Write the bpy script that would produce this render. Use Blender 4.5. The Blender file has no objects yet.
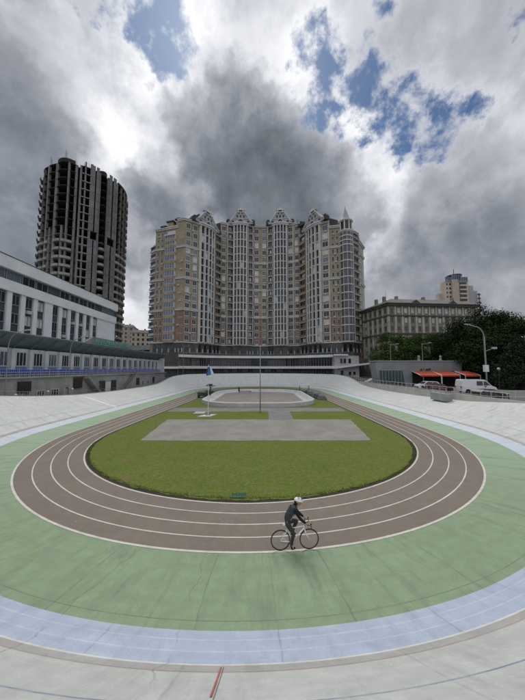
import bpy, bmesh, math, random
import numpy as np
from mathutils import Vector, Matrix, noise as mnoise
R_ = math.radians
random.seed(7)
# ------------------------------------------------------------------ camera, sky, sun, exposure
scene = bpy.context.scene
CAM_H = 6.2
PITCH = R_(4.13)
cd = bpy.data.cameras.new('camera'); cam = bpy.data.objects.new('camera', cd)
scene.collection.objects.link(cam); scene.camera = cam
cam.location = (0, 0, CAM_H); cam.rotation_euler = (math.pi/2 + PITCH, 0, 0)
cd.sensor_fit = 'VERTICAL'; cd.sensor_height = 36.0; cd.lens = 36.0*263/700
cd.clip_start = 0.05; cd.clip_end = 3000
scene.render.resolution_x = 768; scene.render.resolution_y = 1024
scene.view_settings.view_transform = 'Standard'; scene.view_settings.look = 'None'
scene.view_settings.exposure = 0.42; scene.view_settings.gamma = 1.0
scene.view_settings.use_curve_mapping = False
scene.render.engine = 'CYCLES'
scene.cycles.use_denoising = True
scene.cycles.max_bounces = 6; scene.cycles.diffuse_bounces = 3; scene.cycles.transparent_max_bounces = 6

SUN_EL, SUN_AZ = 55.0, -10.0       # azimuth measured from +Y towards +X
sd = bpy.data.lights.new('sun', 'SUN'); sun = bpy.data.objects.new('sun', sd)
scene.collection.objects.link(sun)
sd.energy = 1.15; sd.angle = R_(24); sd.color = (1.0, 0.96, 0.90)
_se, _sa = R_(SUN_EL), R_(SUN_AZ)
sdir = Vector((math.sin(_sa)*math.cos(_se), math.cos(_sa)*math.cos(_se), math.sin(_se)))
sun.rotation_euler = (-sdir).to_track_quat('-Z', 'Y').to_euler()

cT, sT = math.cos(PITCH), math.sin(PITCH)
def at(px, py, Y):
    """world point at distance Y along the ground, seen at photograph position (px, py)"""
    a = (350-py)/263; u = (px-262.5)/263
    s = Y/(cT - a*sT)
    return Vector((u*s, Y, CAM_H + (a*cT+sT)*s))
def atX(px, py, X):
    a = (350-py)/263; u = (px-262.5)/263
    s = X/u
    return Vector((X, s*(cT-a*sT), CAM_H+(a*cT+sT)*s))
def direction(px, py):
    a = (350-py)/263; u = (px-262.5)/263
    return Vector((u, cT-a*sT, a*cT+sT)).normalized()

# ------------------------------------------------------------------ node helper
class N:
    def __init__(s, tree): s.t = tree; s.n = tree.nodes; s.l = tree.links
    def new(s, kind, **kw):
        nd = s.n.new(kind)
        for k, v in kw.items(): setattr(nd, k, v)
        return nd
    def put(s, sock, v):
        if isinstance(v, bpy.types.NodeSocket): s.l.new(v, sock)
        elif v is not None:
            if sock.type == 'RGBA' and not isinstance(v, (int, float)) and len(v) == 3: v = (*v, 1)
            if sock.type == 'VECTOR' and isinstance(v, (int, float)): v = (v, v, v)
            if sock.type == 'RGBA' and isinstance(v, (int, float)): v = (v, v, v, 1)
            sock.default_value = v
    def m(s, op, a, b=None, c=None, clamp=False):
        nd = s.new('ShaderNodeMath', operation=op); nd.use_clamp = clamp
        s.put(nd.inputs[0], a)
        if b is not None: s.put(nd.inputs[1], b)
        if c is not None: s.put(nd.inputs[2], c)
        return nd.outputs[0]
    def vm(s, op, a, b=None, out=0, scale=None):
        nd = s.new('ShaderNodeVectorMath', operation=op)
        s.put(nd.inputs[0], a)
        if b is not None: s.put(nd.inputs[1], b)
        if scale is not None: s.put(nd.inputs['Scale'], scale)
        return nd.outputs[out]
    def mix(s, f, a, b, blend='MIX'):
        nd = s.new('ShaderNodeMix', data_type='RGBA', blend_type=blend)
        s.put(nd.inputs[0], f); s.put(nd.inputs[6], a); s.put(nd.inputs[7], b)
        return nd.outputs[2]
    def noise(s, vec, scale, detail=4, rough=.55, out=0, dist=0.0):
        nd = s.new('ShaderNodeTexNoise'); s.put(nd.inputs['Vector'], vec)
        nd.inputs['Scale'].default_value = scale; nd.inputs['Detail'].default_value = detail
        nd.inputs['Roughness'].default_value = rough; nd.inputs['Distortion'].default_value = dist
        return nd.outputs[out]
    def vor(s, vec, scale, feature='F1', out=0):
        nd = s.new('ShaderNodeTexVoronoi', feature=feature); s.put(nd.inputs['Vector'], vec)
        nd.inputs['Scale'].default_value = scale
        return nd.outputs[out]
    def rng(s, v, a, b, c=0.0, d=1.0, smooth=False):
        nd = s.new('ShaderNodeMapRange'); nd.clamp = True
        if smooth: nd.interpolation_type = 'SMOOTHSTEP'
        s.put(nd.inputs[0], v)
        for i, x in enumerate((a, b, c, d)): s.put(nd.inputs[i+1], x)
        return nd.outputs[0]
    def scalev(s, vec, sc):
        nd = s.new('ShaderNodeMapping'); s.put(nd.inputs[0], vec); nd.inputs['Scale'].default_value = sc
        return nd.outputs[0]

# ------------------------------------------------------------------ world: Nishita sky with a broken cloud deck
w = bpy.data.worlds.new("World"); scene.world = w; w.use_nodes = True
w.node_tree.nodes.clear()
g = N(w.node_tree)
sky = g.new('ShaderNodeTexSky', sky_type='NISHITA'); sky.sun_disc = False
sky.sun_elevation = _se; sky.sun_rotation = _sa; sky.air_density = 1.0; sky.dust_density = .6
STR = 0.1
geo = g.new('ShaderNodeTexCoord').outputs['Generated']
D = g.vm('NORMALIZE', geo)
sep = g.new('ShaderNodeSeparateXYZ'); g.put(sep.inputs[0], D)
zc = g.m('MAXIMUM', sep.outputs[2], 0.0)
zz = g.m('ADD', zc, 0.50)
cmb = g.new('ShaderNodeCombineXYZ')
g.put(cmb.inputs[0], g.m('DIVIDE', sep.outputs[0], zz)); g.put(cmb.inputs[1], g.m('DIVIDE', sep.outputs[1], zz))
P = cmb.outputs[0]
wrp = g.vm('SUBTRACT', g.noise(P, 1.6, 3, .5, out=1), (.5, .5, .5))
P2 = g.vm('ADD', P, g.vm('SCALE', wrp, scale=.55))
nbig = g.noise(P2, 1.5, 5, .52)
nmid = g.noise(g.vm('ADD', D, g.vm('SCALE', wrp, scale=.10)), 5.5, 7, .60)
nfin = g.noise(g.vm('ADD', D, (3.1, 7.7, 0)), 16.0, 6, .60)
# warped direction so that spots get ragged rims
wd = g.vm('SUBTRACT', g.noise(D, 3.4, 6, .62, out=1), (.5, .5, .5))
Dw = g.vm('NORMALIZE', g.vm('ADD', D, g.vm('SCALE', wd, scale=.30)))
wd2 = g.vm('SUBTRACT', g.noise(D, 8.0, 6, .65, out=1), (.5, .5, .5))
Dw2 = g.vm('NORMALIZE', g.vm('ADD', Dw, g.vm('SCALE', wd2, scale=.12)))
def spot(px, py, deg_in, deg_out, amp=1.0, vec=None):
    d = direction(px, py)
    dp = g.vm('DOT_PRODUCT', vec or Dw2, tuple(d), out=1)
    return g.rng(dp, math.cos(R_(deg_out)), math.cos(R_(deg_in)), 0.0, amp, smooth=True)
def total(lst, op='ADD'):
    r = lst[0]
    for x in lst[1:]: r = g.m(op, r, x)
    return r
CLOUDS = [  # photo x, y and tone of the cloud deck there
 (0,0,.60),(60,0,.57),(110,0,.62),(150,5,.78),(200,0,.97),(250,0,.74),(300,0,.70),(350,0,.72),(400,0,.66),(450,0,.66),(515,0,.55),
 (0,40,.57),(50,40,.60),(100,40,.66),(140,45,.88),(205,40,.98),(250,45,.66),(290,35,.88),(335,45,.70),(390,35,.66),(450,40,.72),(510,40,.64),
 (0,80,.47),(50,85,.64),(100,85,.74),(140,85,.92),(185,80,.88),(222,80,.55),(255,75,.74),(290,85,.84),(340,85,.72),(425,80,.74),(470,80,.77),(520,85,.66),
 (0,120,.42),(50,125,.44),(90,112,.64),(125,122,.80),(165,115,.74),(205,120,.43),(255,120,.42),(305,115,.54),(345,125,.84),(395,140,.76),(450,130,.72),(500,125,.74),
 (0,160,.42),(50,160,.43),(100,150,.50),(140,152,.76),(172,160,.66),(215,160,.43),(270,160,.40),(325,160,.44),(370,160,.80),(405,165,.60),(450,160,.58),(510,160,.60),
 (0,200,.46),(60,200,.45),(140,200,.46),(180,195,.50),(240,195,.44),(300,195,.42),(350,200,.54),(400,200,.56),(450,200,.48),(510,200,.52),
 (20,240,.50),(140,245,.52),(380,240,.54),(430,240,.50),(480,240,.44),(520,245,.46),
 (140,285,.66),(378,280,.62),(430,280,.54),(480,275,.50),(520,285,.52),(134,315,.84),(380,310,.56),(500,310,.66),(522,320,.62),(260,300,.5),(20,330,.6)]
acc_w = acc_b = None
def addpt(d, b, k, wt=1.0):
    global acc_w, acc_b
    dp = g.vm('DOT_PRODUCT', Dw2, tuple(d), out=1)
    e = g.m('EXPONENT', g.m('MULTIPLY_ADD', dp, k, -k+math.log(wt)))
    acc_w = e if acc_w is None else g.m('ADD', acc_w, e)
    acc_b = g.m('MULTIPLY', e, b) if acc_b is None else g.m('MULTIPLY_ADD', e, b, acc_b)
for (x, y, b) in CLOUDS: addpt(direction(x, y), min(1.15, .5+(b-.5)*1.10), 210)
for (az, el, b) in ((0, 82, .97), (0, 68, .97), (-45, 65, .9), (45, 65, .9), (-90, 50, .78), (90, 50, .78), (-80, 20, .62), (80, 20, .62), (-130, 40, .8), (130, 40, .8), (180, 60, .9), (180, 30, .85), (-150, 12, .75), (150, 12, .75)):  # unseen sky; overhead and rear tones raised to light ground and facades
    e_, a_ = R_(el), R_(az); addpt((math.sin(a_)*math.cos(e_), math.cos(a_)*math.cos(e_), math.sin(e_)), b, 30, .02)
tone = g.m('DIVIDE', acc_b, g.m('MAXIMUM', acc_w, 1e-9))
tex = g.m('ADD', g.m('MULTIPLY', g.m('SUBTRACT', nbig, .5), .20), g.m('MULTIPLY', g.m('SUBTRACT', nmid, .5), .50))
tex = g.m('ADD', tex, g.m('MULTIPLY', g.m('SUBTRACT', nfin, .5), .15))
gap = total([spot(170, 30, 0, 6.5), spot(178, 48, 0, 6), spot(152, 76, 0, 4, .62), spot(118, 20, 0, 4, .5), spot(160, 8, 0, 5, .7),
             spot(312, 58, 0, 5, .8), spot(330, 82, 0, 7, .95), spot(362, 104, 0, 7, 1.05), spot(395, 122, 0, 7.5), spot(432, 132, 0, 6, .95), spot(455, 128, 0, 4, .65), spot(352, 62, 0, 5.5, .6), spot(385, 92, 0, 5, .7),
             spot(522, 6, 0, 4, .7), spot(365, 10, 0, 4, .4)], 'MAXIMUM')
def sdf(lst):
    r = None
    for (px, py, rad) in lst:
        dp = g.vm('DOT_PRODUCT', Dw, tuple(direction(px, py)), out=1)
        x = g.m('DIVIDE', g.m('SUBTRACT', dp, math.cos(R_(rad))), math.sin(R_(rad)))
        r = x if r is None else g.m('MAXIMUM', r, x)
    return g.m('ADD', r, g.m('MULTIPLY', g.m('SUBTRACT', g.m('ADD', nmid, g.m('MULTIPLY', nfin, .4)), .7), .22))
MASS = [([(214, 92, 6), (203, 118, 7), (235, 125, 9), (275, 152, 9.5), (318, 178, 8), (215, 168, 11), (270, 195, 13), (330, 215, 9), (165, 190, 8)], .20),
        ([(0, 110, 10), (28, 135, 10), (62, 158, 9), (95, 185, 9), (20, 200, 16), (120, 215, 10), (150, 225, 8)], .13),
        ([(485, 232, 6), (515, 225, 6)], .05), ([(395, 215, 5), (420, 190, 4)], .05), ([(455, 175, 4), (480, 160, 4)], .05), ([(60, 70, 5), (85, 95, 4)], .05),
        ([(255, 28, 5.5), (268, 50, 4), (250, 5, 5)], .08), ([(15, 30, 12), (60, 15, 9), (95, 45, 5)], .05), ([(400, 55, 7), (440, 35, 8), (380, 30, 6)], .05)]
mass_t = None
for lst, amp in MASS:
    sd_ = sdf(lst)
    ins = g.rng(sd_, -.015, .05, 0, 1, smooth=True); rim = g.m('MULTIPLY', g.rng(sd_, -.15, -.01, 0, 1, smooth=True), g.m('SUBTRACT', 1, ins))
    x = g.m('SUBTRACT', g.m('MULTIPLY', rim, amp*.85), g.m('MULTIPLY', ins, amp*.20))
    mass_t = x if mass_t is None else g.m('ADD', mass_t, x)
gapn = g.m('MULTIPLY', g.m('SUBTRACT', g.m('ADD', g.m('MULTIPLY', nfin, .8), g.m('MULTIPLY', g.noise(g.vm('ADD', D, g.vm('SCALE', wrp, scale=.08)), 11, 7, .63), 1.2)), 1.0), 2.3)
gapm = g.rng(g.m('ADD', gap, gapn), .42, 1.15, 0, 1, smooth=True)
gapm = g.m('MULTIPLY', gapm, g.rng(gap, 0, .25))
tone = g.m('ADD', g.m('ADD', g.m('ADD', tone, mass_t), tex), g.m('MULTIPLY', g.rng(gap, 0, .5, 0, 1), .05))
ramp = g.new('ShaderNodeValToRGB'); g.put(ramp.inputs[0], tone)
cr = ramp.color_ramp
def lin(c): return tuple(((x/255+.055)/1.055)**2.4/1.28 if x > 10 else 0 for x in c)
cr.elements[0].position = .30; cr.elements[0].color = (*lin((84, 90, 100)), 1)
cr.elements[1].position = 1.0; cr.elements[1].color = (*lin((252, 252, 254)), 1)
for p, c in ((.42, (113, 119, 127)), (.5, (132, 138, 148)), (.6, (158, 161, 169)), (.72, (188, 190, 198)), (.85, (224, 226, 232))):
    e = cr.elements.new(p); e.color = (*lin(c), 1)
cloud = g.vm('SCALE', ramp.outputs[0], scale=1/STR)
blue = g.mix(1.0, sky.outputs[0], (.34, .43, .53), 'MULTIPLY')
skyc = g.mix(gapm, cloud, blue)
w.cycles.sampling_method = 'MANUAL'; w.cycles.sample_map_resolution = 512
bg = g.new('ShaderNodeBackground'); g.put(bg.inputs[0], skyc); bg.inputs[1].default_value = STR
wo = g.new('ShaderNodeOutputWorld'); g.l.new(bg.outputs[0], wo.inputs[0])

# ------------------------------------------------------------------ materials
MATS = {}
def mat(name, col, rough=.8, var=.15, scale=1.0, bump=0.0, metallic=0.0, col2=None, spec=.3, fine=0.0, emit=None, stretch=(1, 1, 1)):
    if name in MATS: return MATS[name]
    m = bpy.data.materials.new(name); m.use_nodes = True; m.node_tree.nodes.clear()
    h = N(m.node_tree)
    bs = h.new('ShaderNodeBsdfPrincipled'); o = h.new('ShaderNodeOutputMaterial'); h.l.new(bs.outputs[0], o.inputs[0])
    tc = h.new('ShaderNodeTexCoord').outputs['Object']
    tc = h.scalev(tc, stretch)
    n1 = h.noise(tc, scale, 6, .62)
    c2 = col2 or tuple(c*(1-var) for c in col); c1 = tuple(min(1, c*(1+var*.6)) for c in col) if not col2 else col
    c = h.mix(h.rng(n1, .32, .68), c2, c1)
    if fine:
        n2 = h.noise(tc, scale*9, 4, .7)
        c = h.mix(h.rng(n2, .35, .65, 0, fine), c, tuple(x*.55 for x in col))
    h.put(bs.inputs['Base Color'], c); bs.inputs['Roughness'].default_value = rough
    bs.inputs['Metallic'].default_value = metallic; bs.inputs['Specular IOR Level'].default_value = spec
    if bump:
        b = h.new('ShaderNodeBump'); b.inputs['Strength'].default_value = .6; b.inputs['Distance'].default_value = bump
        h.put(b.inputs['Height'], h.noise(tc, scale*5, 5, .65)); h.l.new(b.outputs[0], bs.inputs['Normal'])
    MATS[name] = m
    return m

def track_mat(name, col, col2, joint_len=3.4, joint=.6, crack=.5, stain=.5, lines=None, tint=None, front=None, side=None):
    """concrete of the track; UV = (metres along, metres across)"""
    m = bpy.data.materials.new(name); m.use_nodes = True; m.node_tree.nodes.clear()
    h = N(m.node_tree)
    bs = h.new('ShaderNodeBsdfPrincipled'); o = h.new('ShaderNodeOutputMaterial'); h.l.new(bs.outputs[0], o.inputs[0])
    uv = h.new('ShaderNodeUVMap'); uv.uv_map = 'UVMap'; uv = uv.outputs[0]
    ob = h.new('ShaderNodeTexCoord').outputs['Object']
    s2 = h.new('ShaderNodeSeparateXYZ'); h.put(s2.inputs[0], uv); u, v = s2.outputs[0], s2.outputs[1]
    n1 = h.noise(ob, .35, 6, .6); n2 = h.noise(ob, 2.2, 7, .7); n3 = h.noise(ob, 26, 3, .6)
    streak = h.noise(h.scalev(uv, (.12, 1.6, 1)), 2.0, 5, .65)
    base = h.mix(h.rng(n1, .3, .7), col2, col)
    base = h.mix(h.rng(streak, .42, .75, 0, .55*stain), base, tuple(c*.72 for c in col))
    base = h.mix(h.rng(n2, .50, .80, 0, .75*stain), base, tuple(c*.66 for c in col))
    base = h.mix(h.rng(n2, .48, .25, 0, .35), base, tuple(min(1, c*1.22+.02) for c in col))
    n4 = h.noise(ob, 60, 2, .6)
    base = h.mix(h.rng(n3, .4, .75, 0, .34), base, tuple(c*.66 for c in col))
    base = h.mix(h.rng(n4, .5, .75, 0, .30), base, tuple(c*.6 for c in col))
    sm = h.noise(ob, .9, 5, .68)
    base = h.mix(h.rng(sm, .56, .74, 0, .55*stain), base, tuple(c*.58 for c in col))
    if front is not None:      # greyer round the near bend, whiter along the rest
        fz = h.rng(h.m('ABSOLUTE', h.m('SUBTRACT', u, front)), 9, 26, 0, 1, smooth=True)
        base = h.mix(fz, h.mix(1.0, base, (.86, .86, .85), 'MULTIPLY'), base)
    if side is not None:      # paint paler away from the near bend
        fs = h.rng(h.m('ABSOLUTE', h.m('SUBTRACT', u, 28.2)), 8, 30, 0, 1, smooth=True)
        base = h.mix(h.m('MULTIPLY', fs, h.rng(n2, .25, .6, .6, 1)), base, side)
    if tint:
        tn = h.noise(h.scalev(ob, (1, 1, 1)), .22, 4, .6)
        base = h.mix(h.rng(tn, .48, .66, 0, .8), base, tint)
    # slab joints across the track, every one a little crooked
    wob = h.m('MULTIPLY', h.m('SUBTRACT', h.noise(h.scalev(uv, (.3, .5, 1)), 1.0, 3, .6), .5), .22)
    uj = h.m('DIVIDE', h.m('ADD', u, wob), joint_len)
    cell = h.m('FLOOR', h.m('ADD', uj, .5))
    dj = h.m('MULTIPLY', h.m('ABSOLUTE', h.m('SUBTRACT', uj, cell)), joint_len)
    wn = h.new('ShaderNodeTexWhiteNoise', noise_dimensions='1D'); h.put(wn.inputs['W'], cell)
    amt = h.rng(wn.outputs[0], 0, 1, .08, 1.0)
    patchy = h.rng(h.noise(uv, 1.7, 3, .6), .35, .6, .35, 1)
    jm = h.m('MULTIPLY', h.m('MULTIPLY', h.rng(dj, .030, .006, 0, joint), amt), patchy)
    js = h.m('MULTIPLY', h.rng(dj, .55, 0, 0, .30*joint), h.m('MULTIPLY', amt, h.rng(n2, .4, .6)))
    base = h.mix(js, base, tuple(c*.62 for c in col))
    base = h.mix(jm, base, tuple(c*.28 for c in col))
    # crooked cracks and dirty streaks running up the slope
    wob2 = h.m('MULTIPLY', h.m('SUBTRACT', h.noise(h.scalev(uv, (.5, .55, 1)), 1.0, 4, .62), .5), 1.1)
    uk = h.m('DIVIDE', h.m('ADD', u, wob2), 1.27); ck_ = h.m('FLOOR', h.m('ADD', uk, .5))
    dk = h.m('MULTIPLY', h.m('ABSOLUTE', h.m('SUBTRACT', uk, ck_)), 1.27)
    wk = h.new('ShaderNodeTexWhiteNoise', noise_dimensions='1D'); h.put(wk.inputs['W'], h.m('ADD', ck_, .37))
    has = h.rng(wk.outputs[0], .70, .80)
    cm = h.m('MULTIPLY', h.m('MULTIPLY', h.rng(dk, .022, .006, 0, crack), has), h.rng(h.noise(uv, .55, 3, .6), .42, .56))
    base = h.mix(cm, base, tuple(c*.25 for c in col))
    st = h.noise(h.scalev(uv, (2.2, .35, 1)), 1.0, 6, .7)
    base = h.mix(h.m('MULTIPLY', h.rng(st, .50, .74, 0, min(.75, crack*1.7)), h.rng(n1, .36, .56)), base, tuple(c*.45 for c in col))
    # pale specks
    sp = h.m('MULTIPLY', h.rng(h.vor(ob, 1.1), .032, .018), 1.0)
    base = h.mix(h.m('MULTIPLY', sp, .6), base, (.75, .75, .72))
    if lines:
        for (v0, wdt, lc, a) in lines:
            lm = h.rng(h.m('ABSOLUTE', h.m('SUBTRACT', v, v0)), wdt*.5+.01, wdt*.5-.004, 0, a)
            lm = h.m('MULTIPLY', lm, h.rng(n2, .68, .42, .25, 1))
            base = h.mix(lm, base, lc)
    h.put(bs.inputs['Base Color'], base); bs.inputs['Roughness'].default_value = .85
    bs.inputs['Specular IOR Level'].default_value = .25
    b = h.new('ShaderNodeBump'); b.inputs['Strength'].default_value = .5; b.inputs['Distance'].default_value = .02
    h.put(b.inputs['Height'], h.m('SUBTRACT', h.m('MULTIPLY', n3, .35), h.m('ADD', jm, cm))); h.l.new(b.outputs[0], bs.inputs['Normal'])
    MATS[name] = m
    return m

def glass_mat(name, col, rough=.08, scale=.6):
    m = mat(name, col, rough, .5, scale, spec=.6)
    return m

# ------------------------------------------------------------------ mesh helper
COUNT, REST = {}, {}
class MB:
    def __init__(s): s.v = []; s.f = []; s.mi = []; s.cur = 0; s.cuts = [(0, 0)]
    def cut(s): s.cuts.append((len(s.v), len(s.f)))
    def build_each(s, name, mats, parent, limit=100):
        """every piece between cuts becomes a part of its own; past the limit they gather in one part of kind stuff"""
        s.cut(); out = []
        for (v0, f0), (v1, f1) in zip(s.cuts, s.cuts[1:]):
            if f1 <= f0: continue
            key = (parent.name, name); c = COUNT.get(key, 0)
            if c < limit:
                m = MB(); m.v = s.v[v0:v1]; m.f = [tuple(i-v0 for i in f) for f in s.f[f0:f1]]; m.mi = s.mi[f0:f1]
                out.append(m.build(name, mats, parent)); COUNT[key] = c+1
            else:
                r, ml, _ = REST.setdefault(key, (MB(), [], parent)); mlist = mats if isinstance(mats, (list, tuple)) else [mats]
                base = len(r.v); r.v += s.v[v0:v1]; r.f += [tuple(i-v0+base for i in f) for f in s.f[f0:f1]]
                for mi_ in s.mi[f0:f1]:
                    mm = mlist[min(mi_, len(mlist)-1)]
                    if mm not in ml: ml.append(mm)
                    r.mi.append(ml.index(mm))
        return out
    def quad(s, a, b, c, d):
        i = len(s.v); s.v += [tuple(a), tuple(b), tuple(c), tuple(d)]; s.f.append((i, i+1, i+2, i+3)); s.mi.append(s.cur)
    def poly(s, pts):
        i = len(s.v); s.v += [tuple(p) for p in pts]; s.f.append(tuple(range(i, i+len(pts)))); s.mi.append(s.cur)
    def box(s, x0, x1, y0, y1, z0, z1):
        s.obox(Vector((0, 0, 0)), Vector((1, 0, 0)), Vector((0, 1, 0)), x0, x1, y0, y1, z0, z1)
    def obox(s, o, u, n, u0, u1, n0, n1, z0, z1):
        o = Vector((o[0], o[1], 0)); i = len(s.v)
        for z in (z0, z1):
            for (a, b) in ((u0, n0), (u1, n0), (u1, n1), (u0, n1)):
                p = o+u*a+n*b; s.v.append((p.x, p.y, z))
        for f in ((0, 3, 2, 1), (4, 5, 6, 7), (0, 1, 5, 4), (1, 2, 6, 5), (2, 3, 7, 6), (3, 0, 4, 7)):
            s.f.append(tuple(i+k for k in f)); s.mi.append(s.cur)
    def hexa(s, b, t):
        """eight corners: four below, four above"""
        i = len(s.v); s.v += [tuple(p) for p in b]+[tuple(p) for p in t]
        for f in ((0, 3, 2, 1), (4, 5, 6, 7), (0, 1, 5, 4), (1, 2, 6, 5), (2, 3, 7, 6), (3, 0, 4, 7)):
            s.f.append(tuple(i+k for k in f)); s.mi.append(s.cur)
    def prism(s, pts, z0, z1):
        n = len(pts); i = len(s.v)
        s.v += [(p[0], p[1], z0) for p in pts]+[(p[0], p[1], z1) for p in pts]
        s.f.append(tuple(i+k for k in reversed(range(n)))); s.mi.append(s.cur)
        s.f.append(tuple(i+n+k for k in range(n))); s.mi.append(s.cur)
        for k in range(n):
            s.f.append((i+k, i+(k+1) % n, i+n+(k+1) % n, i+n+k)); s.mi.append(s.cur)
    def extr(s, pts3, vec):
        n = len(pts3); i = len(s.v); vec = Vector(vec)
        s.v += [tuple(p) for p in pts3]+[tuple(Vector(p)+vec) for p in pts3]
        s.f.append(tuple(i+k for k in reversed(range(n)))); s.mi.append(s.cur)
        s.f.append(tuple(i+n+k for k in range(n))); s.mi.append(s.cur)
        for k in range(n):
            s.f.append((i+k, i+(k+1) % n, i+n+(k+1) % n, i+n+k)); s.mi.append(s.cur)
    def tube(s, pts, r, seg=8, closed=False):
        pts = [Vector(p) for p in pts]; n = len(pts)
        rr = r if isinstance(r, (list, tuple)) else [r]*n
        i0 = len(s.v); up = None
        for k, p in enumerate(pts):
            a = pts[(k-1) % n] if (closed or k > 0) else p
            b = pts[(k+1) % n] if (closed or k < n-1) else p
            t = (b-a).normalized()
            if up is None: up = Vector((0, 0, 1)) if abs(t.z) < .9 else Vector((1, 0, 0))
            x = t.cross(up)
            if x.length < 1e-4: x = t.cross(Vector((.3, 1, .2)))
            x.normalize(); y = x.cross(t).normalized(); up = y
            for q in range(seg):
                ang = 2*math.pi*q/seg
                s.v.append(tuple(p+(x*math.cos(ang)+y*math.sin(ang))*rr[k]))
        rng_ = n if closed else n-1
        for k in range(rng_):
            for q in range(seg):
                a = i0+k*seg+q; b = i0+k*seg+(q+1) % seg
                c = i0+((k+1) % n)*seg+(q+1) % seg; d = i0+((k+1) % n)*seg+q
                s.f.append((a, b, c, d)); s.mi.append(s.cur)
        if not closed:
            s.f.append(tuple(i0+q for q in reversed(range(seg)))); s.mi.append(s.cur)
            s.f.append(tuple(i0+(n-1)*seg+q for q in range(seg))); s.mi.append(s.cur)
    def lathe(s, c, prof, seg=16):
        """prof: list of (radius, z)"""
        c = Vector(c); i0 = len(s.v)
        for (r, z) in prof:
            for q in range(seg):
                a = 2*math.pi*q/seg; s.v.append((c.x+r*math.cos(a), c.y+r*math.sin(a), c.z+z))
        for k in range(len(prof)-1):
            for q in range(seg):
                s.f.append((i0+k*seg+q, i0+k*seg+(q+1) % seg, i0+(k+1)*seg+(q+1) % seg, i0+(k+1)*seg+q)); s.mi.append(s.cur)
        s.f.append(tuple(i0+q for q in reversed(range(seg)))); s.mi.append(s.cur)
        s.f.append(tuple(i0+(len(prof)-1)*seg+q for q in range(seg))); s.mi.append(s.cur)
    def build(s, name, mats, parent=None, smooth=False, bevel=0.0, loc=None):
        me = bpy.data.meshes.new(name); me.from_pydata(s.v, [], s.f)
        if not isinstance(mats, (list, tuple)): mats = [mats]
        for m_ in mats: me.materials.append(m_)
        if len(mats) > 1: me.polygons.foreach_set('material_index', s.mi)
        if smooth: me.polygons.foreach_set('use_smooth', [True]*len(s.f))
        me.update()
        return link(name, me, parent, bevel)
def link(name, me, parent=None, bevel=0.0):
    o = bpy.data.objects.new(name, me); scene.collection.objects.link(o)
    if parent is not None:
        o.parent = parent; o.matrix_parent_inverse = Matrix.Translation(-parent.location) if FLATP else Matrix.Identity(4)
    if bevel:
        b = o.modifiers.new('bevel', 'BEVEL'); b.width = bevel; b.segments = 2; b.limit_method = 'ANGLE'
    return o
FLATP = True     # children of things are written in world coordinates
def tag(o, label=None, cat=None, group=None, kind=None):
    if label: o['label'] = label
    if cat: o['category'] = cat
    if group: o['group'] = group
    if kind: o['kind'] = kind
    return o
def thing(name, label, cat, loc=(0, 0, 0), group=None):
    o = bpy.data.objects.new(name, None); scene.collection.objects.link(o); o.location = loc; o.empty_display_size = .5
    return tag(o, label, cat, group)
def structure(o): o['kind'] = 'structure'; return o
def copy_tree(o, parent=None):
    c = o.copy(); scene.collection.objects.link(c)
    if parent is not None: c.parent = parent
    for ch in list(o.children): copy_tree(ch, c)
    return c

# ------------------------------------------------------------------ colours
concrete_grey = mat('cast concrete', (.30, .30, .29), .9, .25, .6, .01)
asphalt = mat('asphalt', (.075, .075, .078), .9, .25, .8, .005, fine=.3)
white_metal = mat('white painted metal', (.72, .72, .70), .5, .12, 2)
grey_metal = mat('galvanised metal', (.30, .31, .32), .45, .2, 3, metallic=.5)
dark_metal = mat('dark metal', (.045, .047, .05), .5, .2, 3)
rubber = mat('rubber', (.018, .018, .018), .7, .2, 5)
# ------------------------------------------------------------------ the velodrome
CX, CY1, CY2, RB, RB2 = -0.8, 27.3, 75.0, 17.95, 17.2
def smooth_table(tab):
    ys = np.linspace(-5, 110, 461); v = np.interp(ys, [a for a, b in tab], [b for a, b in tab])
    k = np.hanning(29); k /= k.sum(); v = np.convolve(np.pad(v, 14, mode='edge'), k, mode='valid')
    return ys, v
TL = smooth_table([(-1, 4.5), (8, 4.3), (18, 3.9), (26.6, 3.5), (33, 2.8), (40, 2.25), (50, 2.0), (62, 2.0), (70, 2.2), (75, 2.9), (80, 3.9), (86, 4.4), (103, 4.5)])
TR = smooth_table([(-1, 4.5), (8, 4.2), (18, 3.4), (27, 2.75), (34.6, 2.0), (45, 1.7), (56, 1.6), (65, 1.8), (70, 2.2), (75, 3.0), (80, 3.9), (86, 4.4), (103, 4.5)])
def rimH(x, y):
    l = float(np.interp(y, *TL)); r = float(np.interp(y, *TR))
    t = min(1, max(0, (x-CX+6)/12)); return l*(1-t)+r*t
ST = []        # stations: (base x, base y, normal x, normal y, along)
_pts = []
for i in range(108): a_ = R_(-180*i/108); _pts.append((CX+RB*math.cos(a_), CY1+RB*math.sin(a_)))
def _hw(t): return RB+(RB2-RB)*(t*t*(3-2*t))
for i in range(32): t_ = i/32; _pts.append((CX-_hw(t_), CY1+(CY2-CY1)*t_))
for i in range(90): a_ = R_(180-180*i/90); _pts.append((CX+RB2*math.cos(a_), CY2+RB2*math.sin(a_)))
for i in range(32): t_ = 1-i/32; _pts.append((CX+_hw(t_), CY2-(CY2-CY1)*i/32))
_u = 0.0
for i, (x_, y_) in enumerate(_pts):
    xa, ya = _pts[i-1]; xb, yb = _pts[(i+1) % len(_pts)]; tx_, ty_ = xb-xa, yb-ya; l_ = math.hypot(tx_, ty_)
    if i: _u += math.dist(_pts[i-1], (x_, y_))
    ST.append((x_, y_, ty_/l_*1.0 if False else -ty_/l_, tx_/l_, _u))
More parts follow.
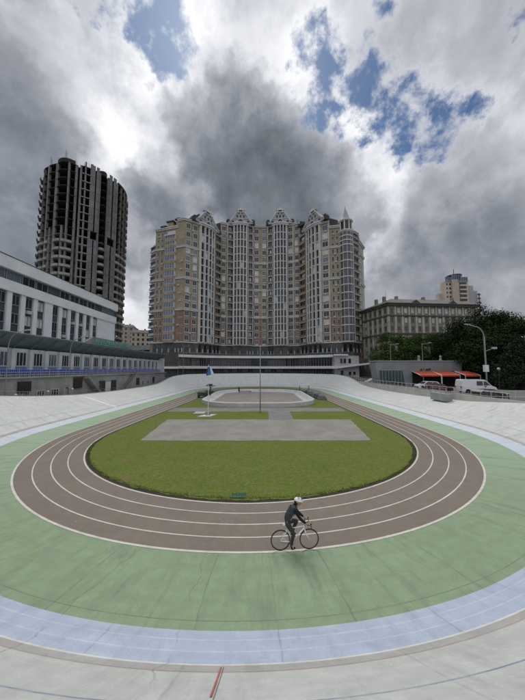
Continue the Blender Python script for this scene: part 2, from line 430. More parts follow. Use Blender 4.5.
# normals must point outwards
ST = [(x_, y_, nx_, ny_, u_) if (nx_*(x_-CX)+ny_*(y_-min(max(y_, CY1), CY2))) > 0 else (x_, y_, -nx_, -ny_, u_) for (x_, y_, nx_, ny_, u_) in ST]
UT = _u+math.dist(_pts[-1], _pts[0])
# the inner lanes are wider along the sides than in the bend below the camera
def lane_f(k):
    k = k % len(ST)
    tab = [(0, 1.16), (30, 1.08), (54, 1.0), (80, 1.06), (108, 1.18), (124, 1.3), (140, 1.32), (185, 1.2), (230, 1.1), (262, 1.16)]
    return float(np.interp(k, [a for a, b in tab], [b for a, b in tab]))
RIM_D = 9.6
SH = [rimH(s[0]+s[2]*RIM_D, s[1]+s[3]*RIM_D) for s in ST]
def prof(d, H):
    if d <= 2.8: return .05*max(d, 0)
    if d <= 3.7: return .14+.25*(d-2.8)
    t = (d-3.7)/(RIM_D-3.7); return .365+(H-.365)*(t**1.06)
def tp(k, d, dz=0.0):
    s = ST[k % len(ST)]
    if d < 0: d = d*lane_f(k)
    return (s[0]+s[2]*d, s[1]+s[3]*d, prof(d, SH[k % len(ST)])+dz)
def strip(name, ds, material, dz=0.0, k0=0, k1=None, label=None):
    """a sheet of the track between offsets ds; UV in metres"""
    n = len(ST); k1 = n if k1 is None else k1
    verts, faces, uvs = [], [], []
    for k in range(k0, k1+1):
        u = ST[k % n][4]+(UT if k >= n else 0)
        for d in ds: verts.append(tp(k, d, dz)); uvs.append((u, d))
    m = len(ds)
    for k in range(k1-k0):
        for j in range(m-1): faces.append((k*m+j, k*m+j+1, (k+1)*m+j+1, (k+1)*m+j))
    me = bpy.data.meshes.new(name); me.from_pydata(verts, [], faces)
    uvl = me.uv_layers.new(name='UVMap')
    for li, l in enumerate(me.loops): uvl.data[li].uv = uvs[l.vertex_index]
    me.materials.append(material); me.polygons.foreach_set('use_smooth', [True]*len(faces)); me.update()
    # make faces look up
    if me.polygons[0].normal.z < 0: me.flip_normals()
    return structure(link(name, me))
GREEN = track_mat('green apron paint', (.27, .365, .235), (.235, .325, .205), 1.7, .5, .42, .8, side=(.33, .43, .31), lines=[(2.55, .02, (.10, .13, .10), .6)])
BLUE = track_mat('pale blue band paint', (.46, .53, .65), (.41, .475, .59), 3.4, .6, .3, .9, side=(.60, .65, .70),
                 lines=[(3.08, .025, (.62, .67, .74), .4), (3.40, .025, (.62, .67, .74), .45)])
CONC = track_mat('pale banking concrete', (.66, .68, .665), (.575, .59, .58), 3.6, .5, .6, .85, front=28.2,
                 lines=[(3.74, .05, (.70, .70, .69), .8), (5.12, .035, (.14, .17, .30), .75), (4.04, .014, (.42, .14, .14), .6), (7.4, .012, (.22, .22, .22), .5), (6.2, .010, (.22, .22, .22), .4), (8.6, .010, (.22, .22, .22), .4)])
LANE = track_mat('brown lane rubber', (.225, .193, .160), (.192, .164, .135), 6.5, .12, .12, .55)
GUT = track_mat('stained strip', (.47, .46, .445), (.41, .395, .38), 3.6, .5, .3, .9)
LINEW = track_mat('worn white line paint', (.70, .68, .62), (.58, .55, .49), 1.2, .25, .3, 1.4)
strip('track_apron', [0, .7, 1.4, 2.1, 2.8], GREEN)
strip('blue_band', [2.8, 3.1, 3.4, 3.7], BLUE)
strip('track_banking', [3.7]+[3.7+5.9*i/16 for i in range(1, 17)], CONC)
strip('banking_gutter', [3.78, 4.02], GUT, .005)
strip('running_lanes', [-3.35, -2.4, -1.6, -.8, 0], LANE)
for d, wd_ in ((-.02, .10), (-.82, .06), (-1.63, .06), (-2.44, .06), (-3.27, .08)):
    strip('lane_line', [d-wd_/2, d+wd_/2], LINEW, .006 if d < -.1 else .009)
# the red finish mark in front of the camera and the white one on the left straight
def cross_line(name, k, off, wdt, d0, d1, material):
    mb = MB(); s = ST[k % len(ST)]; t = Vector((-s[3], s[2], 0))
    n = 12
    for i in range(n):
        a, b = d0+(d1-d0)*i/n, d0+(d1-d0)*(i+1)/n
        pa, pb = Vector(tp(k, a, .016)), Vector(tp(k, b, .016))
        mb.quad(pa+t*(off-wdt/2), pa+t*(off+wdt/2), pb+t*(off+wdt/2), pb+t*(off-wdt/2))
    return structure(mb.build(name, material))
red_paint = mat('worn red paint', (.36, .06, .05), .8, .35, 6, col2=(.44, .20, .17))
cross_line('finish_line', 54, 0, .034, 3.85, 4.9, red_paint)
cross_line('finish_line', 54, .05, .012, 3.85, 6.5, mat('dark seam', (.17, .17, .17), .9, .2, 4))
cross_line('start_line', 108+9, 0, .34, 3.8, 8.7, mat('bright white paint', (.86, .87, .86), .7, .06, 3))
# rim: flat coping, outer face, and the upright parapet along the right side
def rim_strip(name, pts_fn, k0, k1, material, closed=False):
    mb = MB(); rows = [pts_fn(k) for k in range(k0, k1+1)]
    m = len(rows[0])
    for k in range(len(rows)-1):
        for j in range(m-1): mb.quad(rows[k][j], rows[k+1][j], rows[k+1][j+1], rows[k][j+1])
    return mb.build(name, material)
COPE = mat('coping concrete', (.46, .46, .44), .9, .2, .5, .004, fine=.3)
NS = len(ST)
def outer_ground(x, y):
    t = min(1, max(0, (x+14)/28)); t = t*t*(3-2*t)
    z = .9*(1-t)+2.15*t
    f = min(1, max(0, (y-84)/22)); f = f*f*(3-2*f)
    z = z*(1-f)+3.2*f
    b = min(1, max(0, (-y+8)/20))
    return z*(1-b)+1.5*b
def cope(k):
    s = ST[k % NS]; H = SH[k % NS]
    P_ = lambda d, z: (s[0]+s[2]*d, s[1]+s[3]*d, z)
    g_ = outer_ground(s[0]+s[2]*10, s[1]+s[3]*10)
    return [P_(9.6, H), P_(9.61, H+.07), P_(9.93, H+.07), P_(9.94, min(g_-.3, H))]
structure(rim_strip('track_rim', cope, 0, NS, COPE))
def par_top(k):
    s = ST[k % NS]; y = s[1]+s[3]*RIM_D; H = SH[k % NS]
    return max(H+.09, 2.85)
def parapet(k):
    s = ST[k % NS]; H = SH[k % NS]; zt = par_top(k)
    P_ = lambda d, z: (s[0]+s[2]*d, s[1]+s[3]*d, z)
    return [P_(9.66, H+.05), P_(9.70, zt), P_(9.90, zt), P_(9.91, H-.4)]
KR0 = 108+32+90
ks = [k for k in range(KR0-8, NS+14) if par_top(k) > SH[k % NS]+.1]
tag(rim_strip('parapet_wall', parapet, min(ks)-1, max(ks)+1, mat('parapet concrete', (.50, .49, .46), .9, .2, .7, .004, fine=.3)),
    'low pale concrete parapet wall along the rim of the right straight', 'wall')
# outer ground to the horizon
def build_ground():
    ds = [9.92, 11, 13, 16, 20, 26, 34, 45, 60, 80, 110, 160, 260, 500, 1100]
    verts, faces = [], []
    for k in range(NS):
        s = ST[k]
        for d in ds:
            x, y = s[0]+s[2]*d, s[1]+s[3]*d
            verts.append((x, y, outer_ground(x, y)))
    m = len(ds)
    for k in range(NS):
        for j in range(m-1): faces.append((k*m+j, k*m+j+1, ((k+1) % NS)*m+j+1, ((k+1) % NS)*m+j))
    me = bpy.data.meshes.new('ground'); me.from_pydata(verts, [], faces); me.update()
    if me.polygons[0].normal.z < 0: me.flip_normals()
    me.materials.append(mat('paved ground', (.16, .155, .15), .9, .3, .25, fine=.4))
    structure(link('ground', me))
build_ground()
# ------------------------------------------------------------------ infield
def stadium(d, n=48):
    return [tp(k, d)[:2] for k in range(NS)]
def lawn_mat():
    m = bpy.data.materials.new('mown grass'); m.use_nodes = True; m.node_tree.nodes.clear()
    h = N(m.node_tree); bs = h.new('ShaderNodeBsdfPrincipled'); o = h.new('ShaderNodeOutputMaterial'); h.l.new(bs.outputs[0], o.inputs[0])
    ob = h.new('ShaderNodeTexCoord').outputs['Object']
    a = h.noise(ob, .22, 5, .6); b = h.noise(ob, 1.1, 6, .68); c = h.noise(ob, 4.2, 6, .78); d = h.noise(ob, 13, 5, .8); e_ = h.noise(h.scalev(ob, (.5, 6, 1)), 3.0, 4, .7)
    col = h.mix(h.rng(a, .35, .65), (.120, .175, .028), (.175, .215, .040))
    col = h.mix(h.rng(b, .38, .72, 0, .85), col, (.185, .165, .065))
    col = h.mix(h.rng(b, .55, .30, 0, .5), col, (.075, .135, .022))
    col = h.mix(h.rng(c, .40, .68, 0, .65), col, (.065, .10, .016))
    col = h.mix(h.rng(c, .50, .28, 0, .65), col, (.215, .235, .080))
    col = h.mix(h.rng(d, .42, .70, 0, .6), col, (.055, .08, .014))
    col = h.mix(h.rng(d, .48, .28, 0, .5), col, (.240, .250, .100))
    col = h.mix(h.rng(e_, .45, .75, 0, .25), col, (.09, .11, .03))
    wp = h.rng(h.noise(ob, .55, 4, .6), .60, .72, 0, .75); col = h.mix(wp, col, (.17, .14, .085))
    h.put(bs.inputs['Base Color'], col); bs.inputs['Roughness'].default_value = .95; bs.inputs['Specular IOR Level'].default_value = .1
    bp = h.new('ShaderNodeBump'); bp.inputs['Strength'].default_value = .35; bp.inputs['Distance'].default_value = .06
    h.put(bp.inputs['Height'], h.m('ADD', c, d)); h.l.new(bp.outputs[0], bs.inputs['Normal'])
    return m
LAWN = lawn_mat()
def flat(name, pts, z, material):
    mb = MB(); mb.poly([(p[0], p[1], z) for p in pts])
    o = mb.build(name, material)
    if o.data.polygons[0].normal.z < 0: o.data.flip_normals()
    return structure(o)
flat('soil_edge', stadium(-3.33), -.012, mat('dark soil', (.050, .043, .035), .95, .5, 3, .02, fine=.6))
def lawn_outline():
    base = stadium(-3.55); pts = []; out = []
    for a, b in zip(base, base[1:]+base[:1]):
        for q in range(4): pts.append((a[0]+(b[0]-a[0])*q/4, a[1]+(b[1]-a[1])*q/4))
    for i, p in enumerate(pts):
        n_ = mnoise.noise(Vector((p[0]*1.4, p[1]*1.4, 0)))*.10+mnoise.noise(Vector((p[0]*5, p[1]*5, 3)))*.05
        q = Vector((p[0]-CX, p[1]-min(max(p[1], CY1), CY2))).normalized() if True else 0
        out.append((p[0]-q.x*(.02+n_), p[1]-q.y*(.02+n_)))
    return out
flat('lawn', lawn_outline(), .0, LAWN)
PAD = mat('worn grey asphalt', (.275, .265, .24), .9, .2, .5, .004, fine=.35)
PATHM = mat('path asphalt', (.215, .215, .215), .9, .25, .5, .004, fine=.35)
def rough_rect(x0, x1, y0, y1, amp=.14, st=.3):
    pts = []
    def edge(a, b):
        L = math.dist(a, b); n = max(1, int(L/st))
        for i in range(n):
            t = i/n; x, y = a[0]+(b[0]-a[0])*t, a[1]+(b[1]-a[1])*t
            pts.append((x+mnoise.noise(Vector((x*2, y*2, 1)))*amp, y+mnoise.noise(Vector((x*2, y*2, 9)))*amp))
    edge((x0, y0), (x1, y0)); edge((x1, y0), (x1, y1)); edge((x1, y1), (x0, y1)); edge((x0, y1), (x0, y0))
    return pts
def _taper(pts):
    o = []
    for (x, y) in pts:
        t = (y-23.3)/9.6; a0, a1 = -10.6-1.1*t, 9.45+1.35*t; q = (x+10.6)/20.05; o.append((a0+(a1-a0)*q, y))
    return o
flat('asphalt_pad', _taper(rough_rect(-10.6, 9.45, 23.3, 32.9)), .012, PAD)
flat('cross_path', rough_rect(-14.0, 12.3, 38.9, 42.6), .012, PATHM)
flat('link_path', rough_rect(.8, 3.9, 32.93, 38.87), .016, PATHM)
# grass tufts near the camera's end of the lawn
def tufts():
    v, f = [], []
    rr = random.Random(3)
    n = 0
    while n < 2500:
        a = rr.uniform(-math.pi, 0); r = 14.0*math.sqrt(rr.random()); x = CX+r*math.cos(a); y = CY1+r*math.sin(a)*1.0
        if True: r = 14.25-abs(rr.gauss(0, .12)); x = CX+r*math.cos(a); y = CY1+r*math.sin(a)
        if y > 23.1 : continue
        n += 1
        hgt = rr.uniform(.012, .028); wdt = rr.uniform(.012, .03); th = rr.uniform(0, 6.28)
        for q in range(3):
            t2 = th+q*2.1; dx, dy = math.cos(t2), math.sin(t2); i = len(v)
            ox, oy = rr.uniform(-.03, .03), rr.uniform(-.03, .03)
            v += [(x+ox-dy*wdt, y+oy+dx*wdt, 0), (x+ox+dy*wdt, y+oy-dx*wdt, 0), (x+ox+dx*hgt*.8, y+oy+dy*hgt*.8, hgt)]
            f.append((i, i+1, i+2))
    me = bpy.data.meshes.new('grass'); me.from_pydata(v, [], f); me.materials.append(LAWN)
    tag(link('grass', me), kind='stuff')
tufts()
# ------------------------------------------------------------------ small practice rink in the infield
def build_rink():
    t = thing('skating_rink', 'small oval concrete rink with pale low curb wall on the infield', 'rink', (-.8, 56, 0))
    hx, y0, y1, r = 10.6, 43.1, 73.5, 7.6
    def outline(o, n=12):
        pts = []; cx = -.8
        for (qx, qy, a0) in ((cx+hx-r, y0+r, -90), (cx+hx-r, y1-r, 0), (cx-hx+r, y1-r, 90), (cx-hx+r, y0+r, 180)):
            for i in range(n+1):
                a = R_(a0+90*i/n); pts.append((qx+(r+o)*math.cos(a), qy+(r+o)*math.sin(a)))
        return pts
    W = mat('rink wall concrete', (.50, .50, .50), .85, .2, .7, .004, fine=.4)
    mb = MB()
    rings = [(outline(0), -.05), (outline(-.06), .66), (outline(-.55), .74), (outline(-1.15), .22), (outline(-2.0), .06)]
    n = len(rings[0][0])
    for (a, za), (b, zb) in zip(rings, rings[1:]):
        for i in range(n):
            j = (i+1) % n; mb.quad((*a[i], za), (*a[j], za), (*b[j], zb), (*b[i], zb))
    mb.build('curb_wall', W, t)
    mb = MB(); mb.poly([(*p, .064) for p in outline(-1.98)]); mb.build('rink_floor', mat('rink floor', (.27, .25, .235), .9, .2, .4, .003, fine=.35), t)
    mb = MB()
    a, b = outline(-1.93), outline(-1.80)
    for i in range(n):
        j = (i+1) % n; mb.quad((*a[i], .074), (*a[j], .074), (*b[j], .085), (*b[i], .085))
    mb.build('dark_seam', mat('seam tar', (.05, .05, .05), .9, .2, 3), t)
build_rink()
# ------------------------------------------------------------------ shared window materials
PANES = [glass_mat('dark window glass', (.018, .022, .028), .1, .35), glass_mat('blue reflecting glass', (.11, .15, .21), .08, .5),
         mat('curtained window', (.60, .61, .60), .6, .35, .8)]
FRAME_W = mat('white window frame', (.55, .55, .53), .6, .1, 2)
class Fac:
    """a straight piece of facade: u runs left to right seen from the track, n points towards it"""
    def __init__(s, p0, p1):
        s.o = Vector((p0[0], p0[1], 0)); d = Vector((p1[0]-p0[0], p1[1]-p0[1], 0)); s.L = d.length; s.u = d.normalized()
        s.n = Vector((s.u.y, -s.u.x, 0))
    def b(s, mb, u0, u1, n0, n1, z0, z1): mb.obox(s.o, s.u, s.n, u0, u1, n0, n1, z0, z1)
    def p(s, u, n, z): q = s.o+s.u*u+s.n*n; return Vector((q.x, q.y, z))
class Windows:
    """first LIMIT windows are parts of their own (with frame), the rest one part of kind stuff"""
    def __init__(s, parent, limit, mats): s.parent = parent; s.limit = limit; s.mats = mats; s.count = 0; s.rest = MB(); s.proto = {}
    def add(s, F, u0, u1, z0, z1, n=.0, pane=0, mull=1, own=True, arch=False):
        own = own and s.count < s.limit
        mb = MB() if own else s.rest
        w_ = u1-u0; fr = min(.12, w_*.1)
        mb.cur = pane+1; F.b(mb, u0+fr*.5, u1-fr*.5, n+.01, n+.05, z0+fr*.5, z1-fr*.5)
        mb.cur = 0
        F.b(mb, u0, u0+fr, n+.012, n+.13, z0, z1); F.b(mb, u1-fr, u1, n+.012, n+.13, z0, z1)
        F.b(mb, u0+fr, u1-fr, n+.012, n+.128, z0, z0+fr); F.b(mb, u0+fr, u1-fr, n+.012, n+.128, z1-fr, z1)
        for k in range(mull):
            c = u0+w_*(k+1)/(mull+1); F.b(mb, c-.035, c+.035, n+.014, n+.11, z0+fr, z1-fr)
        if own: mb.build('window', s.mats, s.parent); s.count += 1
    def finish(s):
        if s.rest.f: s.rest.build('window', s.mats, s.parent)['kind'] = 'stuff'
WM = [FRAME_W]+PANES
rw = random.Random(11)
def rpane(pb=.18, pc=.12):
    r = rw.random(); return 1 if r < pb else (2 if r < pb+pc else 0)

# ------------------------------------------------------------------ big curved apartment complex
def build_apartments():
    t = thing('apartment_block', 'tall curved brick apartment block with gabled roofs and white pilaster bays', 'apartment building', (0, 125, 0))
    brick_t = mat('tan brick', (.385, .325, .235), .9, .28, .35, fine=.35); brick_r = mat('red brown brick', (.29, .20, .15), .9, .3, .4, fine=.35)
    plaster = mat('grey plaster', (.46, .455, .43), .9, .2, .3, fine=.3); white = mat('off white trim', (.64, .64, .62), .8, .15, .3, fine=.25)
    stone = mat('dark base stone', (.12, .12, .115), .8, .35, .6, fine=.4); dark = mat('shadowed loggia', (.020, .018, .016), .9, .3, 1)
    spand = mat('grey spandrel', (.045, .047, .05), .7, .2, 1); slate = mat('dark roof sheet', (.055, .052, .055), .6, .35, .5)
    lilac = mat('pale gable panel', (.40, .40, .43), .8, .15, .5, fine=.2)
    ZB = 17.2; Z = [17.2, 30.6, 43.8, 57.2]
    H1, H2 = 68.6, 75.6
    def fl(top):
        L = []
        for a, b in zip(Z, Z[1:]): L += [(a+(b-a)*i/4, a+(b-a)*(i+1)/4) for i in range(4)]
        n = 5 if top > 72 else 3
        L += [(Z[3]+(top-.6-Z[3])*i/n, Z[3]+(top-.6-Z[3])*(i+1)/n) for i in range(n)]
        return L
    def X(px, Y): return (px-262.5)/263*Y/(cT-.25*sT)
    def pt(px, Y): return (X(px, Y), Y)
    SEG = [  # photo x and distance of both ends, top, columns
        ((154.5, 110.5), (164, 109), 65.8, [('brickwin', 1)]),
        ((164, 109), (177, 107), 65.8, [('bay', 1)]),
        ((177, 107), (183.5, 106), H1, [('brick', 1)]),
        ((183.5, 106), (198, 109.5), H1, [('win', 1), ('win', 1)]),
        ((198, 109.3), (213.5, 116.5), H1, [('strip', 1)]),
        ((213.5, 117.3), (220, 121), H1, [('balc', 1)]),
        ((220, 121), (233, 123.5), H2, [('win', 1), ('balc', 1)]),
        ((233, 122.6), (247.5, 122.9), H2, [('strip', 1)]),
        ((247.5, 123.6), (252.8, 124.3), H2, [('balc', 1)]),
        ((252.8, 124.3), (268, 124.6), H2, [('win', 1), ('win', 1)]),
        ((268, 124.6), (273.5, 123.8), H2, [('balc', 1)]),
        ((273.5, 123), (287.5, 122.4), H2, [('strip', 1)]),
        ((287.5, 123.2), (300.5, 121), H2, [('winb', 1), ('win', 1)]),
        ((300.5, 121), (307.5, 116.5), H1, [('balc', 1)]),
        ((307.5, 115.8), (322, 108.6), H1, [('strip', 1)]),
        ((322, 109.2), (330, 107.6), H1, [('winb', 1)]),
        ((330, 107.6), (341, 106.6), 65.8, [('brickwin', 1)]),
        ((341, 106.6), (352, 107.5), 63.5, [('turret', 1)]),
        ((352, 107.5), (358.5, 111), 64.5, [('balc', 1)]),
        ((358.5, 111), (364.2, 119), 62, [('brickside', 1)]),
    ]
    W = Windows(t, 100, WM)
    back = {}
    jobs = []
    for idx, (a, b, top, cols) in enumerate(SEG):
        F = Fac(pt(*a), pt(*b)); tt = top
        # wall behind, cut in courses
        dep = 9.0
        mbb, mbr, mbt = MB(), MB(), MB()
        F.b(mbb, -.02, F.L+.02, -dep, 0, 1.0, ZB)
        F.b(mbr, -.02, F.L+.02, -dep, 0, ZB, Z[1]); F.b(mbt, -.02, F.L+.02, -dep, 0, Z[1], tt)
        kind = cols[0][0]
        mbb.build('base_wall', stone, t)
        mbr.build('lower_wall', brick_r, t)
        mbt.build('upper_wall', {'strip': brick_t, 'brick': brick_t, 'brickside': plaster}.get(kind, brick_t), t)
        # belts
        mb = MB()
        for z in Z[1:]:
            F.b(mb, -.1, F.L+.1, 0, .42, z-.35, z+.28); F.b(mb, -.1, F.L+.1, 0, .62, z+.28, z+.42); mb.cut()
        F.b(mb, -.1, F.L+.1, 0, .35, ZB-.3, ZB+.1); mb.cut()
        F.b(mb, -.1, F.L+.1, -.3, .5, tt-.3, tt+.25); F.b(mb, -.12, F.L+.12, -.3, .85, tt+.25, tt+.6)
        mb.build_each('belt_course', white, t)
        floors = fl(tt if tt > 60 else 62)
        floors = [f_ for f_ in floors if f_[1] <= tt+.2]
        tw = sum(c[1] for c in cols); u = 0
        for (kind, wt) in cols:
            L = F.L*wt/tw; u0, u1 = u, u+L; u = u1
            if kind == 'strip':
                # slightly bowed bay: five white piers, four dark slots
                n = 4; mbp, mbs, mbd = MB(), MB(), MB()
                bow = lambda q: .9*(1-(2*q-1)**2)
                for k in range(n+1):
                    c = u0+L*(.06+.88*k/n); nb = bow(k/n); pw = .23 if 0 < k < n else .30
                    F.b(mbp, c-pw, c+pw, 0, .95+nb, ZB+.1, tt-.3); mbp.cut()
                for k in range(n):
                    ca = u0+L*(.06+.88*k/n)+.23; cb = u0+L*(.06+.88*(k+1)/n)-.23; nb = bow((k+.5)/n)
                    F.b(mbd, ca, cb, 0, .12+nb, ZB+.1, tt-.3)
                    for (za, zb) in floors:
                        F.b(mbs, ca, cb, .12+nb, .50+nb, za-.15, za+.38); mbs.cut()
                        W.rest.cur = rpane(.07, .05)+1; F.b(W.rest, ca+.05, cb-.05, .12+nb, .17+nb, za+.55, zb-.2)
                mbp.build_each('pilaster', white, t); mbs.build_each('spandrel', mat('pale spandrel', (.50, .50, .49), .8, .15, .6), t); mbd.build('bay_recess', spand, t)
            elif kind in ('win', 'winb'):
                mbs = MB(); mbl = MB()
                for i, (za, zb) in enumerate(floors):
                    c = (u0+u1)/2; hw = min(L*.30, 1.0) if kind == 'win' else min(L*.36, 1.6)
                    F.b(mbs, c-hw-.15, c+hw+.15, 0, .16, za+.55, za+.72); mbs.cut()
                    if i >= 4: F.b(mbs, c-hw-.15, c+hw+.15, 0, .16, zb-.5, zb-.36); mbs.cut()
                    F.b(mbl, u0+.1, u1-.1, 0, .10, za-.12, za+.10); mbl.cut()
                    W.add(F, c-hw, c+hw, za+.72, zb-.5, .0, rpane(.30 if kind == 'winb' else .18, .16), 1, own=(L > 5 and i % 2 == 0))
                mbs.build_each('window_sill', white, t); mbl.build_each('floor_band', plaster, t)
                if kind == 'winb':
                    mb = MB()
                    for q in (u0+.15, u1-.35): F.b(mb, q, q+.3, 0, .3, ZB, tt-.3); mb.cut()
                    mb.build_each('pilaster', white, t)
            elif kind == 'balc':
                mbd, mbs, mbr2 = MB(), MB(), MB()
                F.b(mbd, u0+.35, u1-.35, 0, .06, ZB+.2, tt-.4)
                for i, (za, zb) in enumerate(floors):
                    F.b(mbs, u0+.15, u1-.15, 0, 1.15, za-.16, za+.06); mbs.cut()
                    F.b(mbr2, u0+.2, u1-.2, 1.0, 1.12, za+.06, za+.95); mbr2.cut()
                    W.add(F, u0+L*.3, u1-L*.3, za+.2, zb-.5, .06, rpane(.1, .15), 1, own=False)
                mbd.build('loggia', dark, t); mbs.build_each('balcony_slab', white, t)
                mbr2.build_each('balcony_rail', brick_r if idx % 2 else mat('balcony panel', (.20, .18, .15), .8, .3, 1), t)
                mb = MB()
                for q in (u0+.02, u1-.32): F.b(mb, q, q+.3, 0, .95, ZB, tt-.3); mb.cut()
                mb.build_each('pilaster', white if idx not in (5, 13) else brick_t, t)
            elif kind in ('bay', 'turret'):
                if kind == 'bay':
                    ua, ub, nn = u0+L*.12, u1-L*.12, 1.1
                    mb, mg, mbk = MB(), MB(), MB()
                    for (za, zb) in floors[:-1]:
                        F.b(mbk, ua, ub, 0, nn, za-.2, za+.95); mbk.cut()
                        F.b(mg, ua+.1, ub-.1, 0, nn-.1, za+.95, zb-.2); mg.cut()
                        nq = 4
                        F.b(mb, ua, ub, 0, nn+.06, za+.95, za+1.08)
                        for k in range(nq+1):
                            c = ua+.07+(ub-ua-.14)*k/nq; F.b(mb, c-.06, c+.06, 0, nn-.01, za+.95, zb-.2)
                    F.b(mb, ua-.2, ub+.2, 0, nn+.2, floors[-1][0]-.2, floors[-1][0]+.3)
                    F.b(mb, ua+.5, ub-.5, 0, .12, floors[-1][0]+.8, floors[-1][1]-.5)
                    mbk.build_each('bay_parapet', brick_t, t); mb.build('bay_frame', white, t); mg.build_each('bay_glass', PANES[1], t)
                else:
                    c = F.p(L*.5, .2, 0); Rr = 2.75
                    mb, mg, mc = MB(), MB(), MB()
                    for i, (za, zb) in enumerate(floors):
                        mb.lathe((c.x, c.y, 0), [(Rr, za-.15), (Rr+.08, za-.13), (Rr+.08, za+.25), (Rr, za+.27)], 20); mb.cut()
                        mg.lathe((c.x, c.y, 0), [(Rr-.15, za+.27), (Rr-.15, zb-.15)], 20); mg.cut()
                        for k in range(10):
                            a = 2*math.pi*k/10+.2; x, y = c.x+(Rr-.1)*math.cos(a), c.y+(Rr-.1)*math.sin(a)
                            if i % 4 == 0: pass
                            mc.tube([(x, y, za+.27), (x, y, zb-.15)], .10, 5); mc.cut()
                    mb.build_each('turret_band', white, t); mg.build_each('turret_glass', mat('turret glass', (.075, .085, .10), .12, .6, .5, spec=.6), t); mc.build_each('turret_mullion', white, t)
                    # lantern storey and spire
                    zt = floors[-1][1]
                    mb = MB()
                    mb.lathe((c.x, c.y, 0), [(Rr, zt-.3), (Rr+.6, zt+.2), (Rr+.6, zt+.6), (Rr-.1, zt+.8), (Rr-.2, zt+1.0)], 20)
                    mb.lathe((c.x, c.y, 0), [(Rr-.1, zt+4.6), (Rr+.35, zt+4.9), (Rr+.3, zt+5.2), (Rr-.3, zt+5.3)], 20)
                    for k in range(8):
                        a = 2*math.pi*k/8+.3; x, y = c.x+(Rr-.3)*math.cos(a), c.y+(Rr-.3)*math.sin(a); mb.tube([(x, y, zt+.9), (x, y, zt+4.7)], .28, 6)
                    mb.build('turret_lantern', white, t)
                    mb = MB(); mb.lathe((c.x, c.y, 0), [(Rr-.45, zt+.9), (Rr-.45, zt+4.7)], 16); mb.build('lantern_glass', PANES[0], t)
                    mb = MB(); mb.lathe((c.x, c.y, 0), [(Rr-.35, zt+5.3), (1.7, zt+6.6), (1.0, zt+8.6), (.4, zt+10.4), (.05, zt+12)], 14)
                    mb.build('spire', mat('lead spire', (.33, .35, .38), .5, .2, .6), t)
            elif kind in ('brick', 'brickwin', 'brickside'):
                mb = MB()
                for (za, zb) in floors:
                    if kind != 'brick':
                        for q in ((.5,) if kind != 'brickwin' else (.32, .74)):
                            c = u0+L*q; W.add(F, c-.5, c+.5, za+.7, zb-.7, 0, 0, 0, own=False)
                    F.b(mb, u0+.05, u1-.05, 0, .05, za-.10, za+.38); mb.cut()
                if kind != 'brickside': mb.build_each('brick_band', mat('pale brick band', (.38, .33, .25), .9, .2, .5), t)
    # balconies on the far left end, seen against the sky
    F = Fac(pt(151.8, 112.5), pt(155.2, 110.6)); mb, mg, md = MB(), MB(), MB()
    F.b(md, 0, F.L, -7, -.2, 1, 60.5)
    z = ZB
    while z < 58:
        F.b(mb, -1.3, F.L, -5.2, .5, z-.2, z+.75); F.b(mg, -1.0, F.L-.1, -5.0, .3, z+.75, z+2.2); F.b(mb, -1.3, F.L, -5.2, .5, z+2.2, z+2.45); mb.cut(); mg.cut()
        z += 3.33
    mb.build_each('end_balcony', white, t); mg.build_each('end_balcony_glass', PANES[1], t); md.build('end_wall', brick_t, t)
    # stepped roof pieces over the left wing
    mb = MB()
    F = Fac(pt(157, 110.8), pt(183, 106.8))
    for (q0, q1, z1) in ((.05, .22, 68.2), (.28, .50, 70.0), (.62, .80, 70.4)):
        F.b(mb, F.L*q0, F.L*q1, -7, -1.2, 65, z1); 
    mb.build('roof_penthouse', brick_t, t)
    mb = MB()
    for (q0, q1, z1) in ((.02, .25, 68.2), (.25, .53, 70.0), (.58, .84, 70.4)):
        F.b(mb, F.L*q0, F.L*q1, -7.4, -.8, z1, z1+.55)
    F.b(mb, F.L*.60, F.L*.70, -6, -2, 70.95, 72.0)
    mb.build('roof_cap', slate, t)
    # dark sloping roofs behind and beside the gables
    def slope(pxs, name='roof'):
        mb = MB(); (pa, ya), (pb, yb), z0, za, zb, dpt = pxs
        A, B = Vector((*pt(pa, ya), 0)), Vector((*pt(pb, yb), 0)); n = Fac(A, B).n
        lo = [A, B, B-n*dpt, A-n*dpt]
        mb.hexa([(p.x, p.y, z0) for p in lo], [(A.x-n.x*.8, A.y-n.y*.8, za), (B.x-n.x*.8, B.y-n.y*.8, zb), (B.x-n.x*dpt, B.y-n.y*dpt, zb+.8), (A.x-n.x*dpt, A.y-n.y*dpt, za+.8)])
        mb.build(name, slate, t)
    slope(((183, 107.5), (199, 111), H1+.6, H1+1.2, H1+6.2, 8))
    slope(((214, 118), (224, 122.5), H1+.6, H1+5.0, H2+2.2, 7))
    slope(((226, 124), (253, 125), H2+.6, H2+1.6, H2+1.6, 8))
    slope(((268, 125), (296, 123.5), H2+.6, H2+1.6, H2+1.6, 8))
    slope(((296, 122), (309, 116), H2-2, H2+2.2, H1+5, 8))
    slope(((317, 113), (338, 108), H1-2.6, H1+7.0, H1+1.4, 7))
    slope(((352, 109), (361, 114), 62.5, 67.5, 64.5, 6))
    # the four gables
    def gable(a, b, z0, hh, side=0):
        F = Fac(pt(*a), pt(*b)); c = F.L/2; hw = F.L/2+2.4
        prof_ = [(-hw, 0), (-hw, 1.1), (-hw+.9, 1.3), (-hw*.70, .34*hh), (-hw*.50, .58*hh), (-hw*.32, .80*hh), (hw*.32, .80*hh), (hw*.50, .58*hh), (hw*.70, .34*hh), (hw-.9, 1.3), (hw, 1.1), (hw, 0)]
        gb = MB(); gb.extr([F.p(c+x, .9, z0+z) for x, z in prof_], -F.n*3.0); gmain = gb.build('gable', lilac, t)
        tb = MB()      # raised rim following the outline
